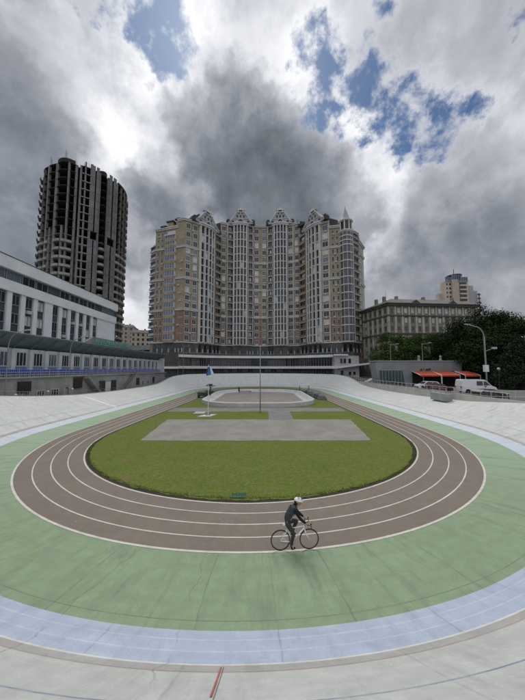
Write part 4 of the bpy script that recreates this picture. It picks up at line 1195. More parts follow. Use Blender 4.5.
# ------------------------------------------------------------------ right: grey classical block
def build_stone():
    gw = mat('weathered grey stone', (.29, .265, .21), .9, .3, .3, fine=.45); pil = mat('pale pilaster', (.50, .47, .41), .9, .25, .4, fine=.35)
    cor = mat('dark cornice', (.085, .092, .085), .85, .3, .4); rf = mat('grey seamed roof', (.19, .175, .155), .7, .3, .4, fine=.3)
    Z = lambda py: at(400, py, 96).z
    zt, z1, z2 = Z(303.5), Z(315), Z(333)
    A = at(389.5, 350, 96); B = at(478, 350, 99); C_ = at(360.5, 350, 112)
    t = thing('stone_block', 'weathered grey stone block with tall pilasters and seamed roof, behind the trees', 'building', (A.x, 100, 2))
    W = Windows(t, 98, [mat('grey stone frame', (.30, .29, .27), .7, .1, 2)]+PANES)
    for (p0, p1, dep) in (((A.x, A.y), (B.x, B.y), 22), ((C_.x, C_.y), (A.x, A.y), 20)):
        F = Fac(p0, p1); mb = MB(); F.b(mb, 0, F.L, -dep, 0, 1, zt-.3); mb.build('wall', gw, t)
        n = round(F.L/2.75); w1 = F.L/n
        mb = MB(); F.b(mb, -.4, F.L+.4, -1, .45, z1-.5, z1+.1); F.b(mb, -.4, F.L+.4, -1, .45, z2-.5, z2+.1); F.b(mb, -.6, F.L+.6, -2, .9, zt-.9, zt-.2); F.b(mb, -.8, F.L+.8, -2, 1.2, zt-.2, zt+.15)
        mb.build('cornice', cor, t)
        mb = MB()
        for k in range(n+1): F.b(mb, k*w1-.42, k*w1+.42, 0, .30, z2+.1, z1-.5); F.b(mb, k*w1-.3, k*w1+.3, 0, .2, z1+.1, zt-.9); F.b(mb, k*w1-.4, k*w1+.4, 0, .16, 6, z2-.5)
        mb.build('pilaster', pil, t)
        front = F.L > 28
        for k in range(n):
            c = (k+.5)*w1; W.add(F, c-.62, c+.62, z1+.7, zt-1.5, 0, (2 if front and k > 0 else 0) , 1)
            hh = (z1-z2-.6)/2
            for q in range(2):
                z = z2+.2+hh*q; W.add(F, c-.6, c+.6, z+.6, z+hh-.5, 0, 2 if rw.random() < .35 else 0, 1)
            for q in range(3): z = z2-.6-hh*(q+1); W.add(F, c-.6, c+.6, z+.7, z+hh-.6, 0, 2 if rw.random() < .2 else 0, 1, own=(q == 0))
    W.finish()
    F = Fac((A.x, A.y), (B.x, B.y)); G = Fac((C_.x, C_.y), (A.x, A.y))
    zr = Z(296.3)
    a, b, c, d = F.p(-.9, 1.2, zt+.15), F.p(F.L+.9, 1.2, zt+.15), F.p(F.L+.9, -23, zt+.15), G.p(-.9, 1.2, zt+.15)
    e = F.p(4.5, -5.5, zr+.6); f_ = F.p(F.L-4, -5.5, zr+.6); h_ = G.p(4, -7, zr+.6)
    mb = MB(); mb.quad(a, b, f_, e); mb.quad(b, c, c+Vector((0, 0, .1)), f_); mb.quad(d, a, e, h_); mb.quad(e, f_, c, G.p(2, -20, zt)); mb.quad(h_, e, G.p(2, -20, zt), d)
    mb.build('roof', rf, t)
    for q in (.30, .72):
        p = F.L*q; mb = MB(); mb.extr([F.p(p-1.9, .9, zt+.15), F.p(p+1.9, .9, zt+.15), F.p(p, .9, zt+1.5)], -F.n*4); mb.build('dormer', cor, t)
    for (q, n_, hh) in ((.18, -5, 1.6), (.5, -5, 1.5), (.85, -5, 1.4)):
        mb = MB(); F.b(mb, F.L*q, F.L*q+1.0, n_-1, n_, zr-.5, zr+hh); mb.build('chimney', gw, t)
    for q in (.35, .62):
        mb = MB(); G.b(mb, G.L*q, G.L*q+1.0, -4, -3, zt, zr+1.6); mb.build('chimney', gw, t)
    mb = MB(); p = F.p(-.2, -1, 0); mb.tube([(p.x, p.y, zt), (p.x, p.y, zt+5)], .05, 4); mb.build('aerial', dark_metal, t)
build_stone()
# beige tower behind it
def build_beige():
    Y = 205; t = thing('beige_tower', 'distant beige stepped high-rise with a rooftop crown of fins behind the stone block', 'tower', at(458, 350, Y))
    bw = mat('beige tower wall', (.56, .50, .40), .9, .15, .2, fine=.15); gw = mat('grey tower wall', (.40, .40, .41), .9, .15, .2); dk = PANES[0]
    def Zy(py): return at(455, py, Y).z
    def blk(px0, px1, ytop, mat_, name='wall', yo=0, dep=4.5):
        A, B = at(px0, 320, Y+yo), at(px1, 320, Y+yo); mb = MB(); mb.box(A.x, B.x, Y+yo, Y+yo+dep, 2, Zy(ytop)); mb.build(name, mat_, t); return A.x, B.x
    blk(440.5, 447, 292, bw, yo=4); blk(446, 470, 281.5, bw); blk(470, 475, 284.5, gw, yo=3); blk(475, 479, 289, gw, yo=5)
    blk(454, 460, 280, mat('beige pier', (.46, .40, .32), .9, .1, .3), 'pier', -1.5, 3)
    A, B = at(461, 320, Y), at(468.5, 320, Y)
    for i in range(9):
        z = Zy(286)-i*3.4
        mb = MB(); mb.box(A.x, B.x, Y-1.2, Y, z-.3, z+.9); mb.build('balcony', bw, t)
        mb = MB(); mb.box(A.x+.1, B.x-.1, Y-.08, Y-.01, z+.9, z+2.9); mb.build('loggia', dk, t)
        for (a, b) in ((448, 449.5), (451, 452.5), (471.5, 473)):
            P0, P1 = at(a, 320, Y), at(b, 320, Y); yy = Y if a < 470 else Y+3
            mb = MB(); mb.box(P0.x, P1.x, yy-.06, yy-.01, z+.6, z+2.2); mb.build('window', dk, t)
    # rooftop crown
    A, B = at(447, 320, Y), at(470, 320, Y); zt = Zy(281.5)
    for i in range(11):
        x = A.x+(B.x-A.x)*(i+.2)/11; mb = MB(); mb.box(x, x+.9, Y-.5, Y+.3, zt+.4, zt+3.6+(1.8 if 3 <= i <= 7 else 0)); mb.build('crown_fin', mat('slate fin', (.13, .17, .22), .5, .2, .5), t)
    mb = MB(); mb.box(A.x, B.x, Y-.8, Y+.6, zt, zt+.4); mb.build('crown_ring', gw, t)
    C_ = at(458, 320, Y+4); mb = MB(); mb.lathe((C_.x, Y+6, 0), [(4.2, zt), (4.2, zt+5.5), (5.5, zt+6), (5.5, zt+6.7), (.3, zt+8)], 14); mb.build('crown_drum', dark_metal, t)
    mb = MB(); mb.tube([(C_.x, Y+6, zt+7), (C_.x, Y+6, Zy(266.5))], .22, 5); mb.build('mast', dark_metal, t)
    P0 = at(480.5, 320, Y+3); mb = MB(); mb.tube([(P0.x, Y+3, 20), (P0.x, Y+3, Zy(292))], .35, 5)
    for k in range(5): mb.box(P0.x-1.1, P0.x+1.1, Y+2.7, Y+3.3, Zy(294)-k*3.2, Zy(294)-k*3.2+.9)
    mb.build('aerial_mast', dark_metal, t)
build_beige()

# ------------------------------------------------------------------ cafe pavilion with red awnings
def build_cafe():
    Y = 63; GZ = 2.2
    panel = mat('grey cladding', (.235, .25, .27), .6, .15, .4); glass = mat('greenish cafe glass', (.045, .075, .07), .1, .4, .5, spec=.6)
    t = thing('cafe_pavilion', 'low grey clad pavilion with slanted ends and a greenish glass front', 'cafe', (at(415, 370, Y).x, Y, GZ))
    z = lambda py: at(400, py, Y).z
    p = [at(371, 364, Y), at(461.5, 361.5, Y), at(459, 374, Y), at(459, 384, Y), at(376, 384, Y)]
    top = z(361.3)
    xl, xr = at(375.5, 365, Y).x, at(462.5, 362, Y).x
    mb = MB(); mb.extr([(xl+.9, Y, GZ-.5), (xl, Y, top-.5), (xl+.2, Y, top-.1), (xr, Y, top), (xr-.9, Y, GZ-.5)], (0, 3.5, 0)); mb.build('wall', panel, t)
    mb = MB(); mb.box(xl-.1, xr+.05, Y-.15, Y+3.6, top-.02, top+.18); mb.build('roof_edge', mat('light coping', (.33, .34, .36), .6, .1, 1), t)
    x0, x1 = at(379, 370, Y).x, at(404, 370, Y).x
    mb = MB(); mb.extr([(x0, Y-.03, GZ-.4), (x0, Y-.03, top-2.2), (x1-.4, Y-.03, top-2.2), (x1+.2, Y-.03, GZ-.4)], (0, .02, 0)); mb.build('glass_front', glass, t)
    mb = MB()
    for i in range(8): x = x0+(x1-x0)*i/8; mb.box(x-.05, x+.05, Y-.12, Y-.035, GZ-.4, top-2.2)
    mb.box(x0-.1, x1, Y-.14, Y-.036, top-2.2, top-2.0); mb.build('glazing_bar', grey_metal, t)
    # flat panel behind the awnings, the interior's darkness put into its colour
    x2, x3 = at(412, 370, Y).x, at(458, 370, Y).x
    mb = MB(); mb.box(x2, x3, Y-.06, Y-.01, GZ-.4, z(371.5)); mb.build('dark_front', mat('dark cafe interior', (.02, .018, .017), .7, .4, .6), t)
    # small dark plaques on the wall
    for (a, b) in ((420, 424), (425.2, 430.5)):
        xa, xb = at(a, 370, Y).x, at(b, 370, Y).x; mb = MB(); mb.hexa([(xa, Y-.1, z(370.8)), (xb, Y-.1, z(370.1)), (xb, Y-.02, z(370.1)), (xa, Y-.02, z(370.8))], [(xa+.1, Y-.1, z(369)), (xb+.1, Y-.1, z(368.2)), (xb+.1, Y-.02, z(368.2)), (xa+.1, Y-.02, z(369))]); mb.build('dark_plaque', dark_metal, t)
    for px in (418.8, 440.6):
        q = at(px, 360, Y+2); mb = MB(); mb.lathe((q.x, q.y, top), [(.35, 0), (.35, .5), (.22, .6), (.22, 1.0), (.32, 1.1), (.28, 1.4), (.05, 1.5)], 10); mb.build('roof_vent', grey_metal, t)
    red = mat('red awning fabric', (.46, .085, .045), .8, .15, 1.2)
    def awning(pa, pb, ya, label, drop=.95):
        a = thing('awning', label, 'awning', (at(pa, 375, ya).x, ya, GZ), 'red awnings of the cafe')
        xa, xb = at(pa, 375, ya).x, at(pb, 375, ya).x; zt = 5.75; zf = zt-drop
        mb = MB(); mb.extr([(xa, ya, zt), (xa, ya-3.2, zf), (xa, ya-3.2, zf-.28), (xa, ya-3.16, zf-.28), (xa, ya-3.16, zf-.02), (xa, ya, zt-.04)], (xb-xa, 0, 0)); mb.build('canopy', red, a)
        for x in (xa-.06, xb+.02):
            mb = MB(); mb.tube([(x, ya, zt-.1), (x, ya-3.2, zf)], .07, 6); mb.build('arm', white_metal, a)
        for x in (xa-.06, xb+.02) if pa > 425 else (xb+.02,):
            mb = MB(); mb.tube([(x, ya-3.2, zf), (x, ya-3.2, GZ)], .06, 6); mb.build('leg', white_metal, a)
    awning(412.5, 432, 62.8, 'red awning nearest the grey wall, with a white sloping edge bar')
    awning(433, 450, 62.8, 'long middle red awning on white posts in front of the cafe')
    awning(455, 469, 61.5, 'separate small red awning on the right behind the white van')
build_cafe()

# ------------------------------------------------------------------ vehicles
def wheel(parent, x, y, z, r, wd_=.22):
    w_ = MB(); n = 20
    for k in range(1):
        w_.tube([(x+(r-.09)*math.cos(2*math.pi*i/n), y, z+(r-.09)*math.sin(2*math.pi*i/n)) for i in range(n)], .095, 8, closed=True)
    ty = w_.build('wheel', rubber, parent, smooth=True)
    m_ = MB(); pts = [(x+(r-.15)*math.cos(2*math.pi*i/n), y-wd_*.35, z+(r-.15)*math.sin(2*math.pi*i/n)) for i in range(n)]; m_.extr(pts, (0, wd_*.7, 0))
    o = m_.build('rim', grey_metal, ty); o.matrix_parent_inverse = ty.matrix_parent_inverse @ Matrix.Identity(4); o.matrix_parent_inverse = Matrix.Identity(4)
def vehicle(name, label, cat, loc, rz, L, Wd, prof_pts, glass_side, paint, wheels, r=.33, extra=None, group=None):
    """prof_pts: outline (x forward, z) of the body side; glass_side: list of polygons on the side"""
    global FLATP
    t = thing(name, label, cat, loc, group); t.rotation_euler = (0, 0, rz); FLATP = False
    zmax = max(p[1] for p in prof_pts); hw = Wd/2
    def inset(z): return hw*(1-.14*max(0, (z-.95)/(zmax-.95))**1.3) if z > .95 else hw
    n = len(prof_pts); mb = MB()
    L_ = [(x, -inset(z), z) for x, z in prof_pts]; R2 = [(x, inset(z), z) for x, z in prof_pts]
    mb.poly(L_); mb.poly(list(reversed(R2)))
    for i in range(n): j = (i+1) % n; mb.quad(L_[j], L_[i], R2[i], R2[j])
    body = mb.build('body', paint, t, bevel=.05)
    gm = mat('car glass', (.02, .024, .028), .06, .3, 2, spec=.7)
    for poly in glass_side:
        for s_ in (-1, 1):
            mb = MB(); mb.poly([(x, s_*(inset(z)+.012), z) for x, z in poly]); mb.build('side_window', gm, t)
    for (x, z) in wheels:
        for s_ in (-1, 1):
            ww = MB(); nn = 20; y = s_*(hw-.10)
            ww.tube([(x+(r-.09)*math.cos(2*math.pi*i/nn), y, z+(r-.09)*math.sin(2*math.pi*i/nn)) for i in range(nn)], .10, 8, closed=True)
            ty = ww.build('wheel', rubber, t, smooth=True)
            m_ = MB(); m_.extr([(x+(r-.14)*math.cos(2*math.pi*i/nn), y-.06, z+(r-.14)*math.sin(2*math.pi*i/nn)) for i in range(nn)], (0, .12, 0)); m_.build('rim', grey_metal, ty)
            m_ = MB(); m_.extr([(x+(r+.05)*math.cos(math.pi*i/12), s_*(hw-.02), z+(r+.05)*math.sin(math.pi*i/12)) for i in range(13)], (0, s_*.03, 0)); m_.build('wheel_arch', rubber, t)
    if extra: extra(t, gm, inset)
    FLATP = True
    return t
white_paint = mat('white car paint', (.70, .71, .73), .25, .05, 1, spec=.5); dark_paint = mat('dark car paint', (.03, .032, .036), .25, .1, 1, spec=.5)
lamp_m = mat('lamp lens', (.6, .6, .58), .2, .1, 4, spec=.7); red_lens = mat('red lens', (.35, .02, .015), .3, .1, 4)
def front_bits(L, zf, zh, hw):
    def f(t, gm, inset):
        for s_ in (-1, 1):
            mb = MB(); mb.box(L/2-.30, L/2-.02, s_*(hw-.32)-.16, s_*(hw-.32)+.16, zh-.09, zh+.11); mb.build('headlight', lamp_m, t, bevel=.02)
            mb = MB(); mb.box(-L/2-.01, -L/2+.10, s_*(hw-.18)-.1, s_*(hw-.18)+.1, zh-.05, zh+.35); mb.build('tail_light', red_lens, t)
            mb = MB(); mb.box(L*.16, L*.16+.12, s_*(hw+.12)-.10, s_*(hw+.12)+.10, zh+.25, zh+.42); mb.build('mirror', dark_metal, t)
        mb = MB(); mb.box(L/2-.12, L/2+.04, -hw*.8, hw*.8, .28, .52); mb.build('bumper', dark_metal, t, bevel=.03)
    return f
def windscreen(x0, z0, x1, z1):
    def f(t, gm, inset):
        mb = MB(); d = Vector((z0-z1, 0, x1-x0)).normalized()*-.02
        a, b = inset(z0)*.9, inset(z1)*.88
        if d.z < 0: d = -d
        mb.poly([(x0+d.x, -a, z0+d.z), (x0+d.x, a, z0+d.z), (x1+d.x, b, z1+d.z), (x1+d.x, -b, z1+d.z)]); mb.build('windscreen', gm, t)
    return f
def both(*fs):
    def f(t, gm, i):
        for q in fs: q(t, gm, i)
    return f
# van: 5.4 m, nose to the right
vp = [(-2.6, .35), (-2.62, 1.2), (-2.5, 2.2), (-2.3, 2.3), (.9, 2.3), (1.15, 2.18), (1.95, 1.32), (2.55, 1.08), (2.68, .8), (2.66, .35)]
vx = at(475, 385, 44.5)
vehicle('parked_van', 'white panel van parked behind the railing beside the tall street lamp', 'van', (vx.x, 44.5, 2.15), R_(-6), 5.35, 1.95, vp,
        [[(.75, 1.35), (.75, 2.05), (1.12, 2.03), (1.78, 1.38)], [(-.3, 1.35), (-.3, 2.05), (.62, 2.05), (.62, 1.35)]], white_paint, [(-1.7, .34), (1.75, .34)], .35,
        both(front_bits(5.35, 0, .85, .97), windscreen(1.93, 1.36, 1.2, 2.16)))
sp = [(-2.15, .3), (-2.2, .85), (-2.05, 1.15), (-1.6, 1.5), (.2, 1.55), (.45, 1.5), (1.15, 1.02), (2.0, .85), (2.18, .62), (2.18, .3)]
sx = at(427, 384, 54)
def side_rail(t, gm, inset):
    for s_ in (-1, 1): mb = MB(); mb.tube([(-1.4, s_*.6, 1.56), (.2, s_*.6, 1.6)], .025, 5); mb.build('roof_rail', dark_metal, t)
vehicle('parked_car', 'white estate car parked nose to the left in front of the red awning', 'car', (sx.x, 54, 2.15), R_(178), 4.4, 1.78, sp,
        [[(-1.75, 1.05), (-1.5, 1.40), (-.65, 1.44), (-.65, 1.02)], [(-.58, 1.02), (-.58, 1.44), (.2, 1.46), (.38, 1.40), (.95, 1.02)]], white_paint, [(-1.35, .32), (1.35, .32)], .32,
        both(front_bits(4.4, 0, .68, .88), windscreen(1.12, 1.06, .48, 1.46), side_rail), 'cars parked behind the right rim')
hx_ = at(439, 386, 47)
vehicle('parked_car', 'dark red hatchback parked behind the grey box on the parapet', 'car', (hx_.x, 47, 2.15), R_(-8), 3.9, 1.7, [(x*.9, z*.95) for x, z in sp],
        [[(-1.5, 1.0), (-1.35, 1.33), (-.6, 1.37), (-.6, .98)], [(-.52, .98), (-.52, 1.37), (.2, 1.38), (.35, 1.33), (.82, .98)]], mat('dark red paint', (.09, .022, .020), .3, .1, 1, spec=.5), [(-1.2, .3), (1.2, .3)], .30,
        both(front_bits(3.9, 0, .65, .84)), 'cars parked behind the right rim')
dx_ = at(488, 388, 37.5)
vehicle('parked_car', 'dark car parked beyond the railing just right of the white van', 'car', (dx_.x, 37.5, 2.0), R_(5), 3.9, 1.7, [(x*.88, z*.9) for x, z in sp],
        [[(-1.5, .95), (-1.35, 1.26), (-.6, 1.3), (-.6, .93)], [(-.52, .93), (-.52, 1.3), (.2, 1.31), (.35, 1.27), (.8, .93)]], dark_paint, [(-1.2, .3), (1.2, .3)], .30,
        both(front_bits(3.8, 0, .62, .84)), 'cars parked behind the right rim')
cx_ = at(372.5, 382, 72)
vehicle('parked_car', 'small white car parked at the left corner of the grey pavilion', 'car', (cx_.x, 72, 2.15), R_(185), 4.0, 1.7, [(x*.9, z*.95) for x, z in sp],
        [[(-1.5, 1.0), (-1.35, 1.33), (-.6, 1.37), (-.6, .98)], [(-.52, .98), (-.52, 1.37), (.2, 1.38), (.35, 1.33), (.82, .98)]], white_paint, [(-1.2, .3), (1.2, .3)], .30,
        both(front_bits(3.9, 0, .65, .84)), 'cars parked behind the right rim')

# ------------------------------------------------------------------ lamps and poles
def curved_lamp(label, base, h, reach, side, r=.09, mid=False, group='street lamps'):
    t = thing('street_lamp', label, 'street lamp', base, group); x, y, z = base
    mb = MB(); pts = [(x, y, z+h*q) for q in (0, .3, .6, .80)]
    for i in range(1, 8):
        a = math.pi/2*i/7; pts.append((x+side*reach*.62*(1-math.cos(a)), y, z+h*.80+h*.17*math.sin(a)))
    pts.append((x+side*reach, y, z+h))
    mb.tube(pts, [r]*4+[r*.75]*(len(pts)-4), 8); mb.build('pole', grey_metal, t, smooth=True)
    mb = MB(); hx = x+side*reach; mb.hexa([(hx-side*.1, y-.12, z+h-.08), (hx+side*.75, y-.14, z+h+.02), (hx+side*.75, y+.14, z+h+.02), (hx-side*.1, y+.12, z+h-.08)],
                                         [(hx-side*.1, y-.08, z+h+.05), (hx+side*.7, y-.09, z+h+.14), (hx+side*.7, y+.09, z+h+.14), (hx-side*.1, y+.08, z+h+.05)]); mb.build('lamp_head', mat('lamp housing', (.42, .43, .43), .4, .1, 4), t)
    if mid:
        mb = MB(); mb.tube([(x, y, z+h*.60), (x-side*1.3, y, z+h*.64)], .05, 6); mb.build('arm', grey_metal, t)
        mb = MB(); mb.box(min(x-side*1.3, x-side*2.1), max(x-side*1.3, x-side*2.1), y-.12, y+.12, z+h*.635, z+h*.665); mb.build('lamp_head', MATS['lamp housing'], t)
        mb = MB(); mb.box(x-.32, x+.32, y-.25, y+.25, z+h*.30, z+h*.40); mb.build('control_box', white_metal, t)
    return t
q = at(487.3, 390, 46.5)
curved_lamp('tall grey street lamp with a curved arm by the van', (q.x, 46.5, 2.1), at(487, 324.5, 46.5).z-2.1, 2.6, -1, .13, True)
for (px, pa, yt, lb) in ((7.5, 28, 332.5, 'slim curved lamp before the stand, nearest the left edge'), (70, 90, 339.5, 'slim curved lamp in front of the stand before the sign board')):
    X0 = -29.8; y = 29.8*263/(262.5-px); top = CAM_H+(((350-yt)/263*cT+sT))*29.2/((262.5-pa)/263)*1.0
    curved_lamp(lb, (X0, y, .9), top-.9, 1.7, 1, .06, False, 'slim lamps before the stand')
for (px, pyt, Y, lb) in ((391.5, 344, 66, 'thin pole lamp with one short arm before the stone block'), (423.5, 343, 60, 'thin pole with a short arm rising over the red awning'), (183, 346, 96, 'thin grey pole behind the far left bend of the track')):
    b = at(px, 380, Y); zt = at(px, pyt, Y).z; t = thing('pole', lb, 'pole', (b.x, Y, 2), 'thin poles around the track')
    mb = MB(); mb.tube([(b.x, Y, 1.5), (b.x, Y, zt)], [.09, .06], 6); mb.build('post', grey_metal, t)
    mb = MB(); mb.tube([(b.x, Y, zt-.3), (b.x+1.6, Y, zt)], .05, 5); mb.build('arm', grey_metal, t)
    mb = MB(); mb.box(b.x+1.5, b.x+2.1, Y-.12, Y+.12, zt-.03, zt+.12); mb.build('lamp_head', MATS['lamp housing'], t)
q = at(499.5, 385, 52)
t = thing('park_lamp', 'short park lamp with a small globe under the dark trees', 'lamp', (q.x, 52, 2)); mb = MB(); mb.tube([(q.x, 52, 1.8), (q.x, 52, 6.0)], .06, 6); mb.build('post', dark_metal, t)
mb = MB(); mb.lathe((q.x, 52, 6.2), [(.05, -.25), (.22, -.15), (.28, .05), (.18, .22), (.03, .28)], 10); mb.build('globe', MATS['lamp housing'], t, smooth=True)
# centre pole in the infield
q = at(260.2, 412, 37.9); X0 = q.x
t = thing('floodlight_pole', 'thin tall pole with two small lamps standing on the infield by the path', 'lamp post', (X0, 37.9, 0))
zt = at(260.5, 345.5, 37.9).z
mb = MB(); mb.tube([(X0, 37.9, 0), (X0, 37.9, zt)], [.075, .05], 8); mb.build('pole', grey_metal, t, smooth=True)
mb = MB(); mb.lathe((X0, 37.9, 0), [(.16, 0), (.16, .25), (.09, .32)], 10); mb.build('base', grey_metal, t)
for s_ in (-1, 1):
    mb = MB(); mb.tube([(X0, 37.9, zt-.15), (X0+s_*.35, 37.9, zt+.08)], .03, 5); mb.build('arm', grey_metal, t)
    mb = MB(); mb.box(X0+min(s_*.3, s_*.62), X0+max(s_*.3, s_*.62), 37.75, 38.05, zt+.04, zt+.13); mb.build('lamp_head', MATS['lamp housing'], t)
# flag pole
q = at(208, 415.5, 35.3); X0 = q.x; zt = at(208, 364.5, 35.3).z
t = thing('flagpole', 'thin white flagpole on a pale square slab with a folded blue and white flag', 'flagpole', (X0, 35.3, 0))
mb = MB(); mb.hexa([(X0-1.25, 34.6, .0), (X0+.35, 34.6, .0), (X0+1.0, 36.1, .0), (X0-.3, 36.1, .0)], [(X0-1.25, 34.6, .10), (X0+.35, 34.6, .10), (X0+1.0, 36.1, .10), (X0-.3, 36.1, .10)]); mb.build('slab', mat('pale slab', (.62, .62, .60), .8, .1, 1), t)
mb = MB(); mb.tube([(X0, 35.3, 0), (X0, 35.3, zt)], [.05, .03], 6); mb.build('pole', white_metal, t)
mb = MB(); mb.box(X0-.35, X0+.25, 35.35, 35.8, .1, .55); mb.build('ballast', mat('ballast block', (.30, .31, .30), .8, .2, 2), t)
def flag_cloth(x0, x1, z_top, z_bot, y, ph):
    mb = MB(); n = 8
    for i in range(n):
        a, b = i/n, (i+1)/n
        xa, xb = x0+(x1-x0)*a, x0+(x1-x0)*b; f = lambda q: .14*math.sin(q*7+ph)
        za, zb = z_top-.35*abs(a), z_top-.35*abs(b); ba, bb = z_bot-.05*math.sin(a*6), z_bot-.05*math.sin(b*6)
        mb.hexa([(xa, y+f(a), ba), (xb, y+f(b), bb), (xb, y+f(b)+.02, bb), (xa, y+f(a)+.02, ba)], [(xa*.4+(x0 if x0 > x1 else x1)*0+X0*.6, y+f(a), z_top), (xb*.4+X0*.6, y+f(b), z_top), (xb*.4+X0*.6, y+f(b)+.02, z_top), (xa*.4+X0*.6, y+f(a)+.02, z_top)])
    return mb
fz0 = at(208, 374.6, 35.3).z; fz1 = at(208, 367, 35.3).z
flag_cloth(X0-.35, X0+.25, fz1, fz0-.1, 35.28, 0).build('blue_cloth', mat('blue flag cloth', (.09, .20, .48), .9, .15, 2), t)
flag_cloth(X0+.25, X0+.72, fz1+.02, fz0+.02, 35.24, 1.3).build('white_cloth', mat('pale flag cloth', (.55, .68, .82), .9, .1, 2), t)
# pale mat beside it
q0 = at(196, 411.5, 37.5); mb = MB(); mb.box(q0.x-.2, q0.x+1.3, 36.6, 38.4, .018, .10); tag(mb.build('concrete_plate', mat('plate', (.36, .38, .39), .8, .15, 1), bevel=.01), 'flat pale concrete plate on the path left of the flagpole', 'slab')

# ------------------------------------------------------------------ things around the rink
def junk():
    # tall dark training stands on the left of the rink
    t = thing('equipment_stand', 'dark equipment stand with spindly arms at the left end of the rink', 'stand', (-10.9, 56, 0))
    mb = MB(); mb.tube([(-10.9, 55.5, 0), (-10.9, 55.5, 2.4)], .14, 6); mb.build('post', dark_metal, t)
    mb = MB()
    for (dx, dz) in ((-.9, 2.9), (-.4, 3.2), (.3, 3.1), (.9, 2.8)): mb.tube([(-10.9, 55.5, 2.3), (-10.9+dx, 55.5, dz)], .05, 5)
    mb.tube([(-11.9, 55.5, 2.7), (-9.9, 55.5, 2.65)], .06, 5); mb.build('arm', dark_metal, t)
    mb = MB(); mb.box(-11.5, -10.5, 55.3, 55.7, 2.75, 3.05); mb.build('head', dark_metal, t)
    for (x, y, lb, a) in ((-13.2, 58, 'dark green low trolley left of the rink, nearest the flagpole', .3), (-12.4, 62, 'dark covered trolley behind the green one, left of the rink', -.4)):
        c = thing('trolley', lb, 'trolley', (x, y, 0), 'trolleys left of the rink')
        mb = MB(); mb.box(x-.9, x+.9, y-.6, y+.6, .35, 1.15); mb.build('body', mat('dark green tarp', (.05, .085, .075), .8, .3, 2), c, bevel=.08)
        for sx_ in (-.7, .7):
            mb = MB(); mb.tube([(x+sx_, y-.62, .2), (x+sx_, y+.62, .2)], .18, 8); mb.build('wheel', rubber, c)
        mb = MB(); mb.tube([(x-.9, y, .9), (x-1.5, y, 1.5)], .04, 5); mb.build('handle', grey_metal, c)
    # covered mats on the right
    t = thing('mat_stack', 'long heap of dark blue grey tarpaulin mats beside the right edge of the rink', 'mats', (11.2, 57, 0))
    rr = random.Random(5)
    for i in range(7):
        y = 54.2+i*2.1; x = 12.1-i*.18; mb = MB(); h_ = rr.uniform(.75, 1.25)
        b0 = [(x-.9, y-1.0, 0), (x+.9, y-1.0, 0), (x+.9, y+1.0, 0), (x-.9, y+1.0, 0)]; b1 = [(x-.6+rr.uniform(-.2, .1), y-.8, h_*.85), (x+.6, y-.8, h_*.7), (x+.55, y+.8, h_), (x-.6, y+.8, h_*.9)]
        mb.hexa(b0, b1); mb.build('mat', mat('slate tarp', (.075, .09, .125), .7, .35, 1.5) if i % 2 else mat('grey green tarp', (.13, .155, .15), .7, .3, 1.5), t, bevel=.12)
    # white table with legs at the back of the rink
    q = at(303.5, 388, 74); x = q.x
    t = thing('table', 'small white table with thin legs behind the far right of the rink', 'table', (x, 73, 0)); mb = MB(); mb.box(x-1.4, x+1.5, 72.6, 73.6, 1.55, 1.85); mb.build('tabletop', white_metal, t, bevel=.03)
    for sx_ in (-1.2, 1.3):
        for sy in (72.7, 73.5): mb = MB(); mb.tube([(x+sx_, sy, 0), (x+sx_, sy, 1.55)], .05, 5); mb.build('leg', dark_metal, t)
    # low benches on the far side
    for (x, lb) in ((-6.0, 'small dark bench on the far edge of the rink'),):
        t = thing('bench', lb, 'bench', (x, 68.3, 0)); mb = MB(); mb.box(x-.3, x+3.2, 68.1, 68.6, .45, .55); mb.build('seat', dark_metal, t); mb = MB(); mb.box(x-.3, x+.1, 68.6, 68.7, .5, 1.5); mb.build('backrest', dark_metal, t)
        for sx_ in (0, 2.8): mb = MB(); mb.box(x+sx_, x+sx_+.12, 68.1, 68.6, 0, .45); mb.build('leg', dark_metal, t)
junk()
# teal tube rack lying at the near edge of the lawn
def rack():
    teal = mat('teal paint', (.055, .22, .20), .5, .25, 5); A = at(230.5, 499, 13.05); B = at(245.5, 498.5, 13.05)
    t = thing('bike_rack', 'small teal tube rack at the near edge of the grass', 'rack', (A.x, 13.2, 0))
    for z, y in ((.05, 13.15), (.05, 13.5)):
        mb = MB(); mb.tube([(A.x, y, z), (B.x, y, z)], .022, 6); mb.build('rail', teal, t)
    n = 5
    for i in range(n):
        x = A.x+.05+(B.x-A.x-.1)*i/(n-1); mb = MB()
        mb.tube([(x, 13.15, .05)]+[(x+.04*(i % 2), 13.15+.35*(k/6), .05+.17*math.sin(math.pi*k/6)) for k in range(1, 6)]+[(x, 13.5, .05)], .017, 5); mb.build('hoop', teal, t)
rack()
# grey box on the right parapet with a rail round it
q0 = at(431.8, 392, 42); q1 = at(447.5, 392, 40)
def rim_pt(Y, d):      # on the right straight
    return CX+RB+d
t = thing('rim_box', 'grey box with a small railing on the parapet of the right straight', 'box', (26.0, 41, 1.8))
mb = MB(); mb.box(25.2, 26.15, 36.6, 39.9, 1.7, 2.75); mb.build('cabinet', mat('grey box', (.30, .32, .32), .7, .2, 1), t, bevel=.03)
for yy in (36.6, 37.7, 38.8, 39.9): mb = MB(); mb.tube([(25.3, yy, 2.7), (25.3, yy, 3.5)], .03, 5); mb.build('post', grey_metal, t)
for zz in (3.5, 3.1): mb = MB(); mb.tube([(25.3, 36.6, zz), (25.3, 39.9, zz)], .03, 5); mb.build('rail', grey_metal, t)
